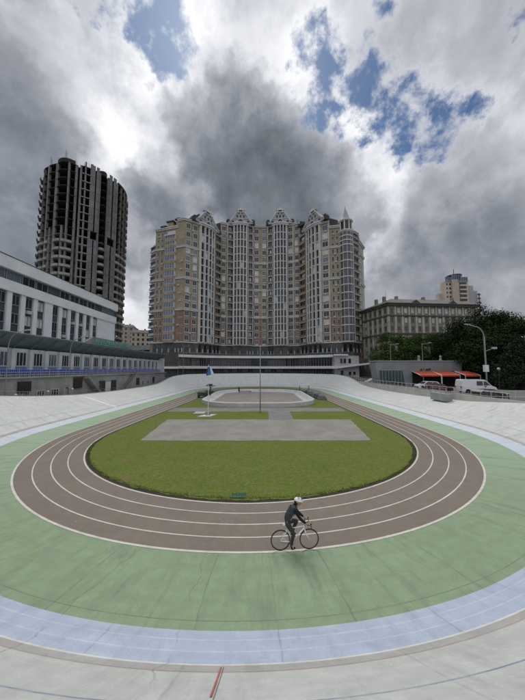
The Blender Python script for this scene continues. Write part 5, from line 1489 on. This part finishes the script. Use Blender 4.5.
# railings round the outside of the track
def rim_poly(k0, k1, d, zf, step): return [(ST[k % NS][0]+ST[k % NS][2]*d, ST[k % NS][1]+ST[k % NS][3]*d, zf(k)) for k in range(k0, k1+1, step)]
railing('rim_railing', 'pale steel railing behind the right parapet wall', rim_poly(KR0-2, NS+12, 10.3, lambda k: max(SH[k % NS], 2.3), 1), 1.25, (1.0, .5), material=mat('pale railing', (.50, .50, .49), .6, .1, 2), r=.035)
railing('rim_railing', 'dark mesh railing on top of the far banking', rim_poly(108+34, KR0-3, 10.2, lambda k: SH[k % NS]-.05, 2), 1.0, (1.0, .5), material=dark_metal, r=.04, bal=3)
railing('rim_railing', 'low grey railing behind the left straight of the track', rim_poly(98, 108+34, 10.4, lambda k: SH[k % NS]-.25, 1), .8, (1.0, .5), r=.03)
# dark steel barrier frame beside the van
t = thing('barrier_frame', 'black steel barrier frame with a pale top at the right behind the parapet', 'barrier', (29.9, 35, 2))
for i in range(6):
    x = 28.4+i*.62; mb = MB(); mb.tube([(x, 34.0, 1.8), (x, 34.0, 3.45-.08*i)], .05, 5); mb.build('post', dark_metal, t)
for zz in (3.4, 2.9): mb = MB(); mb.tube([(28.3, 34, zz), (31.6, 34, zz-.35)], .05, 5); mb.build('rail', dark_metal if zz < 3 else white_metal, t)
# people? none seen on the terrace. Low wall far right
# ------------------------------------------------------------------ trees
LEAF = {}
def leaf_mat(name, c1, c2):
    m = bpy.data.materials.new(name); m.use_nodes = True; m.node_tree.nodes.clear(); h = N(m.node_tree)
    bs = h.new('ShaderNodeBsdfPrincipled'); o = h.new('ShaderNodeOutputMaterial'); h.l.new(bs.outputs[0], o.inputs[0])
    ob = h.new('ShaderNodeTexCoord').outputs['Object']; h.put(bs.inputs['Base Color'], h.mix(h.rng(h.noise(ob, .5, 4, .7), .35, .65), c1, c2))
    bs.inputs['Roughness'].default_value = .85; bs.inputs['Specular IOR Level'].default_value = .08; return m
bark = mat('bark', (.07, .055, .042), .95, .35, 3, .01)
def tree(label, x, y, z0, h, rad, lm, seed, n=5200, crown0=.22, leaf=.34, cone=False, group='trees on the right'):
    rr = random.Random(seed); t = thing('tree' if not cone else 'spruce_tree', label, 'tree', (x, y, z0), group)
    mb = MB(); lean = rr.uniform(-.4, .4)
    mb.tube([(x, y, z0-.3), (x+lean*.4, y, z0+h*.35), (x+lean, y, z0+h*.8)], [h*.028, h*.02, h*.006], 8)
    mb.build('trunk', bark, t)
    lobes = []
    if cone:
        for i in range(26):
            q = i/25; rad_ = rad*(1-q)**.8*(.75+.35*rr.random()); a = rr.uniform(0, 6.28)
            for j in range(5):
                a += 1.257; lobes.append((Vector((x+math.cos(a)*rad_*.7, y+math.sin(a)*rad_*.7, z0+h*(.08+.9*q))), rad_*.42+.3, .5))
    else:
        m_ = MB()
        for i in range(rr.randint(28, 34)):
            a = rr.uniform(0, 6.28); q = rr.random(); zz = crown0+(1-crown0)*(.08+.86*q)
            prof_ = math.sin(math.pi*min(1, max(.12, (q*.82+.15))))**.7
            rr_ = rad*prof_*rr.uniform(.35, .86)
            c = Vector((x+math.cos(a)*rr_, y+math.sin(a)*rr_, z0+h*zz*.96)); s_ = rad*rr.uniform(.22, .40)
            lobes.append((c, s_*1.12, rr.uniform(.6, .95)))
            if i < 9: m_.tube([(x+lean*.3, y, z0+h*(crown0*.8+.25*rr.random())), (x+(c.x-x)*.5, y+(c.y-y)*.5, (c.z+z0+h*.4)/2+h*.05), tuple(c)], [h*.010, h*.007, h*.003], 5)
        m_.build('limb', bark, t)['kind'] = 'stuff'
    tot = sum(s_**2 for _, s_, _ in lobes); v, f = [], []
    for (c, s_, fl) in lobes:
        k = int(n*s_**2/tot)
        for _ in range(k):
            d = Vector((rr.gauss(0, 1), rr.gauss(0, 1), rr.gauss(0, 1))).normalized(); rad2 = s_*(rr.random()**.33)*rr.uniform(.75, 1.18)
            p = c+Vector((d.x*rad2, d.y*rad2, d.z*rad2*fl)); L = leaf*rr.uniform(.55, 1.3)
            a = Vector((rr.gauss(0, 1), rr.gauss(0, 1), rr.gauss(0, .6))).normalized(); b = a.cross(d+Vector((.1, .2, .5))).normalized()
            i = len(v); v += [tuple(p-a*L*.5), tuple(p+b*L*.32), tuple(p+a*L*.5), tuple(p-b*L*.32)]; f.append((i, i+1, i+2, i+3))
    me = bpy.data.meshes.new('crown'); me.from_pydata(v, [], f); me.materials.append(lm); link('crown', me, t)
    return t
G1 = leaf_mat('dark leaves', (.014, .027, .009), (.030, .050, .016)); G2 = leaf_mat('mid leaves', (.045, .085, .022), (.085, .135, .038)); G3 = leaf_mat('bluish needles', (.018, .032, .018), (.035, .055, .030))
def tr(label, px, ytop, Y, rad, lm, seed, n, z0=2.2, **k):
    q = at(px, ytop, Y); k.setdefault('leaf', .42); tree(label, q.x, Y, z0, q.z-z0, rad, lm, seed, int(n*1.5), **k)
tr('small leafy tree before the corner of the stone block', 384, 331, 84, 4.8, G2, 1, 5000, crown0=.15)
tr('slender tree second along the stone block front', 399, 334, 83, 4.6, G2, 2, 4800, crown0=.15)
tr('green tree before the middle of the stone block', 414, 332, 82, 4.8, G2, 3, 4800, crown0=.15)
tr('round tree between the stone block and the dark tree mass', 431, 331, 80, 5.4, G2, 4, 5200, crown0=.12)
tr('tall dark tree rising behind the right end of the cafe', 456, 317, 74, 8.0, G1, 5, 12000, crown0=.05)
tr('tallest dark tree with its top just right of the beige tower', 478, 303, 72, 8.0, G1, 6, 16000, crown0=.05)
tr('dark round-topped tree behind the tall street lamp', 500, 307, 72, 7.5, G1, 7, 15000, crown0=.05)
tr('tall leafy tree at the right edge of the photo, behind the spruce', 519, 317, 62, 7.5, G1, 8, 15000, crown0=.05)
tr('dark low bushy tree directly behind the white van', 470, 340, 64, 6.5, G1, 9, 11000, crown0=.02)
tr('dark low bushy tree behind the park lamp', 494, 336, 60, 6.5, G1, 10, 11000, crown0=.02)
tr('green tree beyond the right edge of the view', 545, 315, 60, 8, G2, 12, 9000, crown0=.05)
tr('dense dark spruce at the right edge', 516, 332, 53, 4.8, G3, 11, 16000, cone=True, leaf=.30, group='spruce at the right edge')

tr('dark bushy tree between the cafe roof and the street lamp', 447, 341, 77, 6.0, G1, 14, 9000, crown0=.02)
tr('dark tree filling the gap below the tallest tree', 484, 322, 68, 7.5, G1, 15, 13000, crown0=.02)
# ------------------------------------------------------------------ bicycle and rider
BX, BY = .615, 9.46; HEAD = R_(4.0)
def build_bike():
    global FLATP
    FLATP = False
    t = thing('bicycle', 'white fixed gear road bicycle with black tyres ridden along the track edge', 'bicycle', (BX, BY, .012)); t.rotation_euler = (0, 0, HEAD)
    fw = mat('white frame paint', (.86, .87, .88), .4, .03, 4, spec=.5); alu = mat('silver alloy', (.5, .5, .5), .35, .1, 5, metallic=.8); blk = rubber
    def V(x, z, y=0): return Vector((x, y, z))
    ra, fa, bb, st, ht, hb = V(0, .34), V(1.0, .34), V(.41, .28), V(.255, .72), V(.79, .80), V(.835, .68)
    def tb(name, pts, r, m_, par=t, seg=8): mb = MB(); mb.tube(pts, r, seg); return mb.build(name, m_, par, smooth=True)
    tb('seat_tube', [bb, st], .019, fw); tb('top_tube', [st+(ht-st)*0+V(.01, -.02), ht+V(.01, -.03)], .019, fw); tb('down_tube', [bb, hb+V(-.01, .02)], .022, fw); tb('head_tube', [hb, ht], .02, fw)
    for s_ in (-1, 1):
        tb('chain_stay', [bb+V(0, 0, s_*.03), ra+V(0, 0, s_*.06)], .013, fw); tb('seat_stay', [st+V(0, -.03, s_*.02), ra+V(0, 0, s_*.06)], .011, fw)
        tb('fork_blade', [hb+V(.005, -.02, s_*.035), V(.90, .50, s_*.05), fa+V(0, 0, s_*.055)], [.018, .015, .011], fw)
    tb('seat_post', [st, V(.225, .80)], .013, alu)
    mb = MB()
    sad = [(.08, .0, .07), (.12, .0, .075), (.20, .0, .06), (.28, .0, .03), (.36, .0, .018)]
    pts = [[(x, s_*w_, .825+(.012 if x < .12 else 0)) for x, _, w_ in sad] for s_ in (1, -1)]
    top = pts[0]+list(reversed(pts[1])); mb.extr(top, (0, 0, .035)); mb.build('saddle', mat('white saddle', (.55, .55, .54), .6, .1, 4), t, bevel=.012)
    tb('stem', [ht, V(.80, .87), V(.87, .895)], .013, alu)
    # drop handlebar
    mb = MB()
    for s_ in (-1, 1):
        mb.tube([V(.87, .895), V(.875, .898, s_*.16), V(.91, .90, s_*.20), V(.985, .895, s_*.205), V(1.03, .86, s_*.21), V(1.035, .81, s_*.21), V(1.0, .775, s_*.21), V(.94, .765, s_*.21)], .012, 7)
    mb.build('handlebar', mat('black bar tape', (.03, .03, .032), .7, .1, 5), t, smooth=True)
    for s_ in (-1, 1):
        mb = MB(); mb.tube([V(.98, .90, s_*.205), V(1.03, .935, s_*.205), V(1.04, .955, s_*.205)], [.016, .018, .010], 6); mb.build('brake_hood', rubber, t, smooth=True)
    for nm, c in (('rear', ra), ('front', fa)):
        n = 56; mb = MB(); mb.tube([c+V(.328*math.cos(2*math.pi*i/n), .328*math.sin(2*math.pi*i/n)) for i in range(n)], .0125, 6, closed=True)
        w_ = mb.build('wheel', blk, t, smooth=True)
        mb = MB(); mb.tube([c+V(.305*math.cos(2*math.pi*i/n), .305*math.sin(2*math.pi*i/n)) for i in range(n)], .0095, 5, closed=True); mb.build('rim', mat('dark rim', (.10, .10, .105), .35, .1, 5), w_, smooth=True)
        mb = MB()
        for i in range(28):
            a = 2*math.pi*i/28; b = a+(.35 if i % 2 else -.35); s_ = 1 if i % 4 < 2 else -1
            mb.tube([c+V(.02*math.cos(b), .02*math.sin(b), s_*.03), c+V(.30*math.cos(a), .30*math.sin(a))], .0016, 3)
        mb.build('spokes', alu, w_)
        mb = MB(); mb.tube([c+V(0, 0, -.06), c+V(0, 0, .06)], .018, 8); mb.build('hub', alu, w_)
    # drivetrain on the near side (right side of the bicycle, y < 0)
    mb = MB(); n = 32; mb.tube([bb+V(.088*math.cos(2*math.pi*i/n), .088*math.sin(2*math.pi*i/n), -.05) for i in range(n)], .006, 5, closed=True)
    for i in range(5): a = 2*math.pi*i/5; mb.tube([bb+V(0, 0, -.05), bb+V(.085*math.cos(a), .085*math.sin(a), -.05)], .006, 4)
    mb.build('chainring', alu, t)
    tb('chain', [bb+V(0, .09, -.05), ra+V(0, .035, -.05)], .005, blk, seg=4); tb('chain', [bb+V(0, -.09, -.05), ra+V(0, -.035, -.05)], .005, blk, seg=4)
    pr, pl = V(.395, .12, -.12), V(.425, .44, .12)
    tb('crank', [bb+V(0, 0, -.07), pr+V(0, 0, .03)], .011, alu); tb('crank', [bb+V(0, 0, .07), pl+V(0, 0, -.03)], .011, alu)
    for p in (pr, pl): mb = MB(); mb.box(p.x-.05, p.x+.05, p.y-.045, p.y+.045, p.z-.012, p.z+.012); mb.build('pedal', dark_metal, t)
    FLATP = True
build_bike()

def skinned(name, chains, material, parent, sub=2, branch_root=None):
    """chains share joints by name: joints {name:(pos, radius)}; edges list"""
    joints, edges = chains
    names = list(joints); idx = {n_: i for i, n_ in enumerate(names)}
    me = bpy.data.meshes.new(name); me.from_pydata([joints[n_][0] for n_ in names], [(idx[a], idx[b]) for a, b in edges], [])
    o = bpy.data.objects.new(name+'_tmp', me); scene.collection.objects.link(o)
    m_ = o.modifiers.new('skin', 'SKIN'); m_.use_smooth_shade = True
    sv = me.skin_vertices[0].data
    for i, n_ in enumerate(names):
        r = joints[n_][1]; sv[i].radius = (r, r) if isinstance(r, (int, float)) else r; sv[i].use_root = (i == 0)
    s_ = o.modifiers.new('sub', 'SUBSURF'); s_.levels = sub; s_.render_levels = sub
    bpy.context.view_layer.update()
    dg = bpy.context.evaluated_depsgraph_get(); nm = bpy.data.meshes.new_from_object(o.evaluated_get(dg))
    bpy.data.objects.remove(o); nm.materials.clear(); nm.materials.append(material)
    nm.polygons.foreach_set('use_smooth', [True]*len(nm.polygons)); nm.name = name
    return link(name, nm, parent)
def build_rider():
    global FLATP
    FLATP = False
    skin_m = mat('skin', (.48, .29, .21), .6, .08, 8); jk = mat('charcoal jacket cloth', (.055, .06, .075), .85, .2, 6); slv = mat('black sleeve cloth', (.014, .014, .016), .85, .2, 6)
    tro = mat('dark grey tights', (.050, .050, .053), .8, .2, 6); shoe = mat('black shoe', (.015, .015, .015), .5, .2, 6)
    t = thing('person', 'cyclist in a charcoal jacket, dark tights and white helmet leaning over the handlebar', 'person', (BX, BY, .012)); t.rotation_euler = (0, 0, HEAD)
    R = -1  # near side of the body
    def J(x, z, y): return (x, y, z)
    # the body: legs, trunk, neck, head, arms - one continuous surface
    j = {'pelvis': (J(.235, .935, 0), .080), 'waist': (J(.275, 1.08, 0), .095), 'chest': (J(.36, 1.26, 0), .105), 'upper': (J(.455, 1.385, 0), .095), 'neck': (J(.545, 1.455, 0), .055), 'skull': (J(.60, 1.52, 0), .07), 'crown': (J(.635, 1.60, 0), .088), 'chin': (J(.69, 1.50, 0), .042)}
    e = [('pelvis', 'waist'), ('waist', 'chest'), ('chest', 'upper'), ('upper', 'neck'), ('neck', 'skull'), ('skull', 'crown'), ('skull', 'chin')]
    arms = {}
    for s_, nm in ((-1, 'r'), (1, 'l')):
        sh, el, wr = (.485, 1.375), (.655, 1.13), (.845, .955) if s_ < 0 else (.86, .96)
        j['sh'+nm] = (J(*sh, s_*.165), .045); j['el'+nm] = (J(*el, s_*.235), .036); j['wr'+nm] = (J(*wr, s_*.20), .026); j['pm'+nm] = (J(wr[0]+.055, wr[1]-.025, s_*.203), .030)
        e += [('upper', 'sh'+nm), ('sh'+nm, 'el'+nm), ('el'+nm, 'wr'+nm), ('wr'+nm, 'pm'+nm)]
    legs = {'r': ((.235, .90), (.455, .575), (.355, .205), (.40, .145)), 'l': ((.25, .91), (.615, .90), (.425, .535), (.47, .475))}
    for s_, nm in ((-1, 'r'), (1, 'l')):
        hp, kn, an, ft = legs[nm]; mx, mz = (hp[0]+kn[0])/2, (hp[1]+kn[1])/2; cx, cz = kn[0]*.65+an[0]*.35-.02, kn[1]*.65+an[1]*.35
        j['hp'+nm] = (J(*hp, s_*.085), .055); j['th'+nm] = (J(mx, mz, s_*.10), .066); j['kn'+nm] = (J(*kn, s_*.10), .048); j['cf'+nm] = (J(cx, cz, s_*.10), .045); j['an'+nm] = (J(*an, s_*.105), .034)
        e += [('pelvis', 'hp'+nm), ('hp'+nm, 'th'+nm), ('th'+nm, 'kn'+nm), ('kn'+nm, 'cf'+nm), ('cf'+nm, 'an'+nm)]
    skinned('body', (j, e), skin_m, t)
    # tights: the same legs, a touch larger
    jt = {k: (j[k][0], j[k][1]+.016) for k in j if k[:2] in ('hp', 'th', 'kn', 'cf', 'an')}; jt['hpr'] = (j['hpr'][0], .098); jt['hpl'] = (j['hpl'][0], .098)
    jt = {'pelvis': (j['pelvis'][0], .135), **jt, 'waist': ((.262, 0, 1.02), .122)}
    et = [x for x in e if x[0] in jt and x[1] in jt]
    skinned('tights', (jt, et), tro, t)
    jj = {'hem': ((.225, 0, .955), .140), 'waist': ((.27, 0, 1.09), .132), 'chest': ((.35, 0, 1.27), .148), 'upper': ((.455, 0, 1.395), .132), 'collar': ((.535, 0, 1.452), .072)}
    ej = [('waist', 'hem'), ('waist', 'chest'), ('chest', 'upper'), ('upper', 'collar')]
    jj = {'chest': jj['chest'], **{k: v for k, v in jj.items() if k != 'chest'}}
    for nm in 'rl': jj['sh'+nm] = (j['sh'+nm][0], .085); ej.append(('upper', 'sh'+nm))
    skinned('jacket', (jj, ej), jk, t)
    for nm in 'rl':
        a = {'in': (tuple(Vector(j['upper'][0])*.35+Vector(j['sh'+nm][0])*.65), .07), 'sh': (j['sh'+nm][0], .078), 'mid': (tuple((Vector(j['sh'+nm][0])*.5+Vector(j['el'+nm][0])*.5)+Vector((.0, 0, -.005))), .058), 'el': (j['el'+nm][0], .052), 'fa': (tuple(Vector(j['el'+nm][0])*.5+Vector(j['wr'+nm][0])*.5), .044), 'wr': (tuple(Vector(j['wr'+nm][0])*.97+Vector(j['el'+nm][0])*.03), .034)}
        skinned('sleeve', (a, [('in', 'sh'), ('sh', 'mid'), ('mid', 'el'), ('el', 'fa'), ('fa', 'wr')]), slv, t)
    # dark hair / neck warmer behind the head
    skinned('hair', ({'a': ((.535, 0, 1.50), .072), 'b': ((.565, 0, 1.565), .080), 'c': ((.52, 0, 1.455), .06)}, [('a', 'b'), ('a', 'c')]), slv, t)
    # five fingers a hand, curled over the bar
    for s_, nm in ((-1, 'r'), (1, 'l')):
        p = Vector(j['pm'+nm][0])
        for k in range(4):
            o = Vector((.012-.018*0, (k-1.5)*.019, 0)); L = (.9, 1.0, .96, .78)[k]; b = p+o+Vector((.02, 0, .004))
            jf = {'a': (tuple(b), .0095), 'b': (tuple(b+Vector((.034*L, 0, -.004))), .009), 'c': (tuple(b+Vector((.052*L, 0, -.028))), .0085), 'd': (tuple(b+Vector((.036*L, 0, -.048))), .0075)}
            skinned('finger', (jf, [('a', 'b'), ('b', 'c'), ('c', 'd')]), skin_m, t, 1)
        b = p+Vector((-.005, -s_*.030, -.002)); jf = {'a': (tuple(b), .011), 'b': (tuple(b+Vector((.028, -s_*.010, -.014))), .010), 'c': (tuple(b+Vector((.046, -s_*.004, -.034))), .009)}
        skinned('thumb', (jf, [('a', 'b'), ('b', 'c')]), skin_m, t, 1)
    # shoes
    for nm, s_, (ax, az), (tx, tz) in (('r', -1, (.345, .165), (.50, .115)), ('l', 1, (.415, .50), (.565, .44))):
        y = s_*.115; jf = {'heel': ((ax-.035, y, az-.02), (.038, .040)), 'ank': ((ax+.01, y, az+.035), .042), 'mid': ((ax*.5+tx*.5, y, az*.5+tz*.5+.0), (.042, .034)), 'toe': ((tx, y, tz+.012), (.038, .026))}
        skinned('shoe', (jf, [('heel', 'mid'), ('heel', 'ank'), ('mid', 'toe')]), shoe, t)
        mb = MB(); mb.tube([(ax+.05, y-.040, az+.02), (ax+.075, y-.043, az-.02)], .012, 5); mb.tube([(ax+.06, y-.038, az+.03), (ax+.06, y+.038, az+.035)], .010, 5); mb.build('shoe_strap', white_metal, t, smooth=True)
    # white stripe on the right calf
    # helmet
    me = bpy.data.meshes.new('helmet'); bm = bmesh.new(); bmesh.ops.create_icosphere(bm, subdivisions=4, radius=1)
    for v in bm.verts:
        x, y, z = v.co; x2 = x*(.150 if x > 0 else .165); z2 = z*(.108 if z > 0 else .035); v.co = (x2, y*.108, z2)
    bm.to_mesh(me); bm.free(); me.materials.append(mat('white helmet shell', (.78, .79, .80), .3, .05, 5)); me.polygons.foreach_set('use_smooth', [True]*len(me.polygons))
    hl = link('helmet', me, t); hl.location = (.645, 0, 1.625); hl.rotation_euler = (0, R_(14), 0)
    mb = MB()
    for yy in (-.068, -.036, 0, .036, .068):
        c = math.sqrt(max(0, 1-(yy/.108)**2))
        for (a0, a1) in ((38, 72), (88, 122)):
            pts = [Vector((.152*c*math.cos(R_(a0+(a1-a0)*i/4)), yy, .110*c*math.sin(R_(a0+(a1-a0)*i/4)))) for i in range(5)]
            mb.tube(pts, [.003, .007, .008, .007, .003], 5)
    vt = mb.build('vent', dark_metal, hl)
    mb = MB()
    for s_ in (-1, 1): mb.tube([(.66, s_*.085, 1.60), (.675, s_*.06, 1.50), (.69, s_*.02, 1.465)], .005, 4)
    mb.build('chin_strap', dark_metal, t)
    # face: eyes, nose, mouth, ears
    mb = MB()
    for s_ in (-1, 1): mb.lathe((.712, s_*.030, 1.555), [(.002, -.008), (.009, 0), (.002, .008)], 8)
    mb.build('eyes', mat('eye', (.05, .04, .035), .3, .1, 9), t)
    mb = MB(); mb.tube([(.715, 0, 1.562), (.742, 0, 1.532), (.722, 0, 1.524)], [.008, .014, .008], 6); mb.build('nose', skin_m, t, smooth=True)
    mb = MB(); mb.tube([(.724, -.022, 1.500), (.732, 0, 1.500), (.724, .022, 1.500)], .005, 5); mb.build('mouth', mat('lips', (.35, .14, .12), .5, .1, 9), t, smooth=True)
    for s_ in (-1, 1):
        mb = MB(); mb.tube([(.635, s_*.080, 1.555), (.625, s_*.092, 1.540), (.630, s_*.084, 1.520)], [.010, .014, .008], 6); mb.build('ear', skin_m, t, smooth=True)
    # light piping on the jacket back edge and white logo dash on the thigh
    mb = MB(); mb.tube([(.325, -.148, 1.05), (.40, -.160, 1.16), (.455, -.150, 1.26)], .004, 4); mb.build('piping', white_metal, t)
    FLATP = True
build_rider()

for (pn, nm), (r_, ml, par) in REST.items():
    r_.build(nm, ml, par)['kind'] = 'stuff'
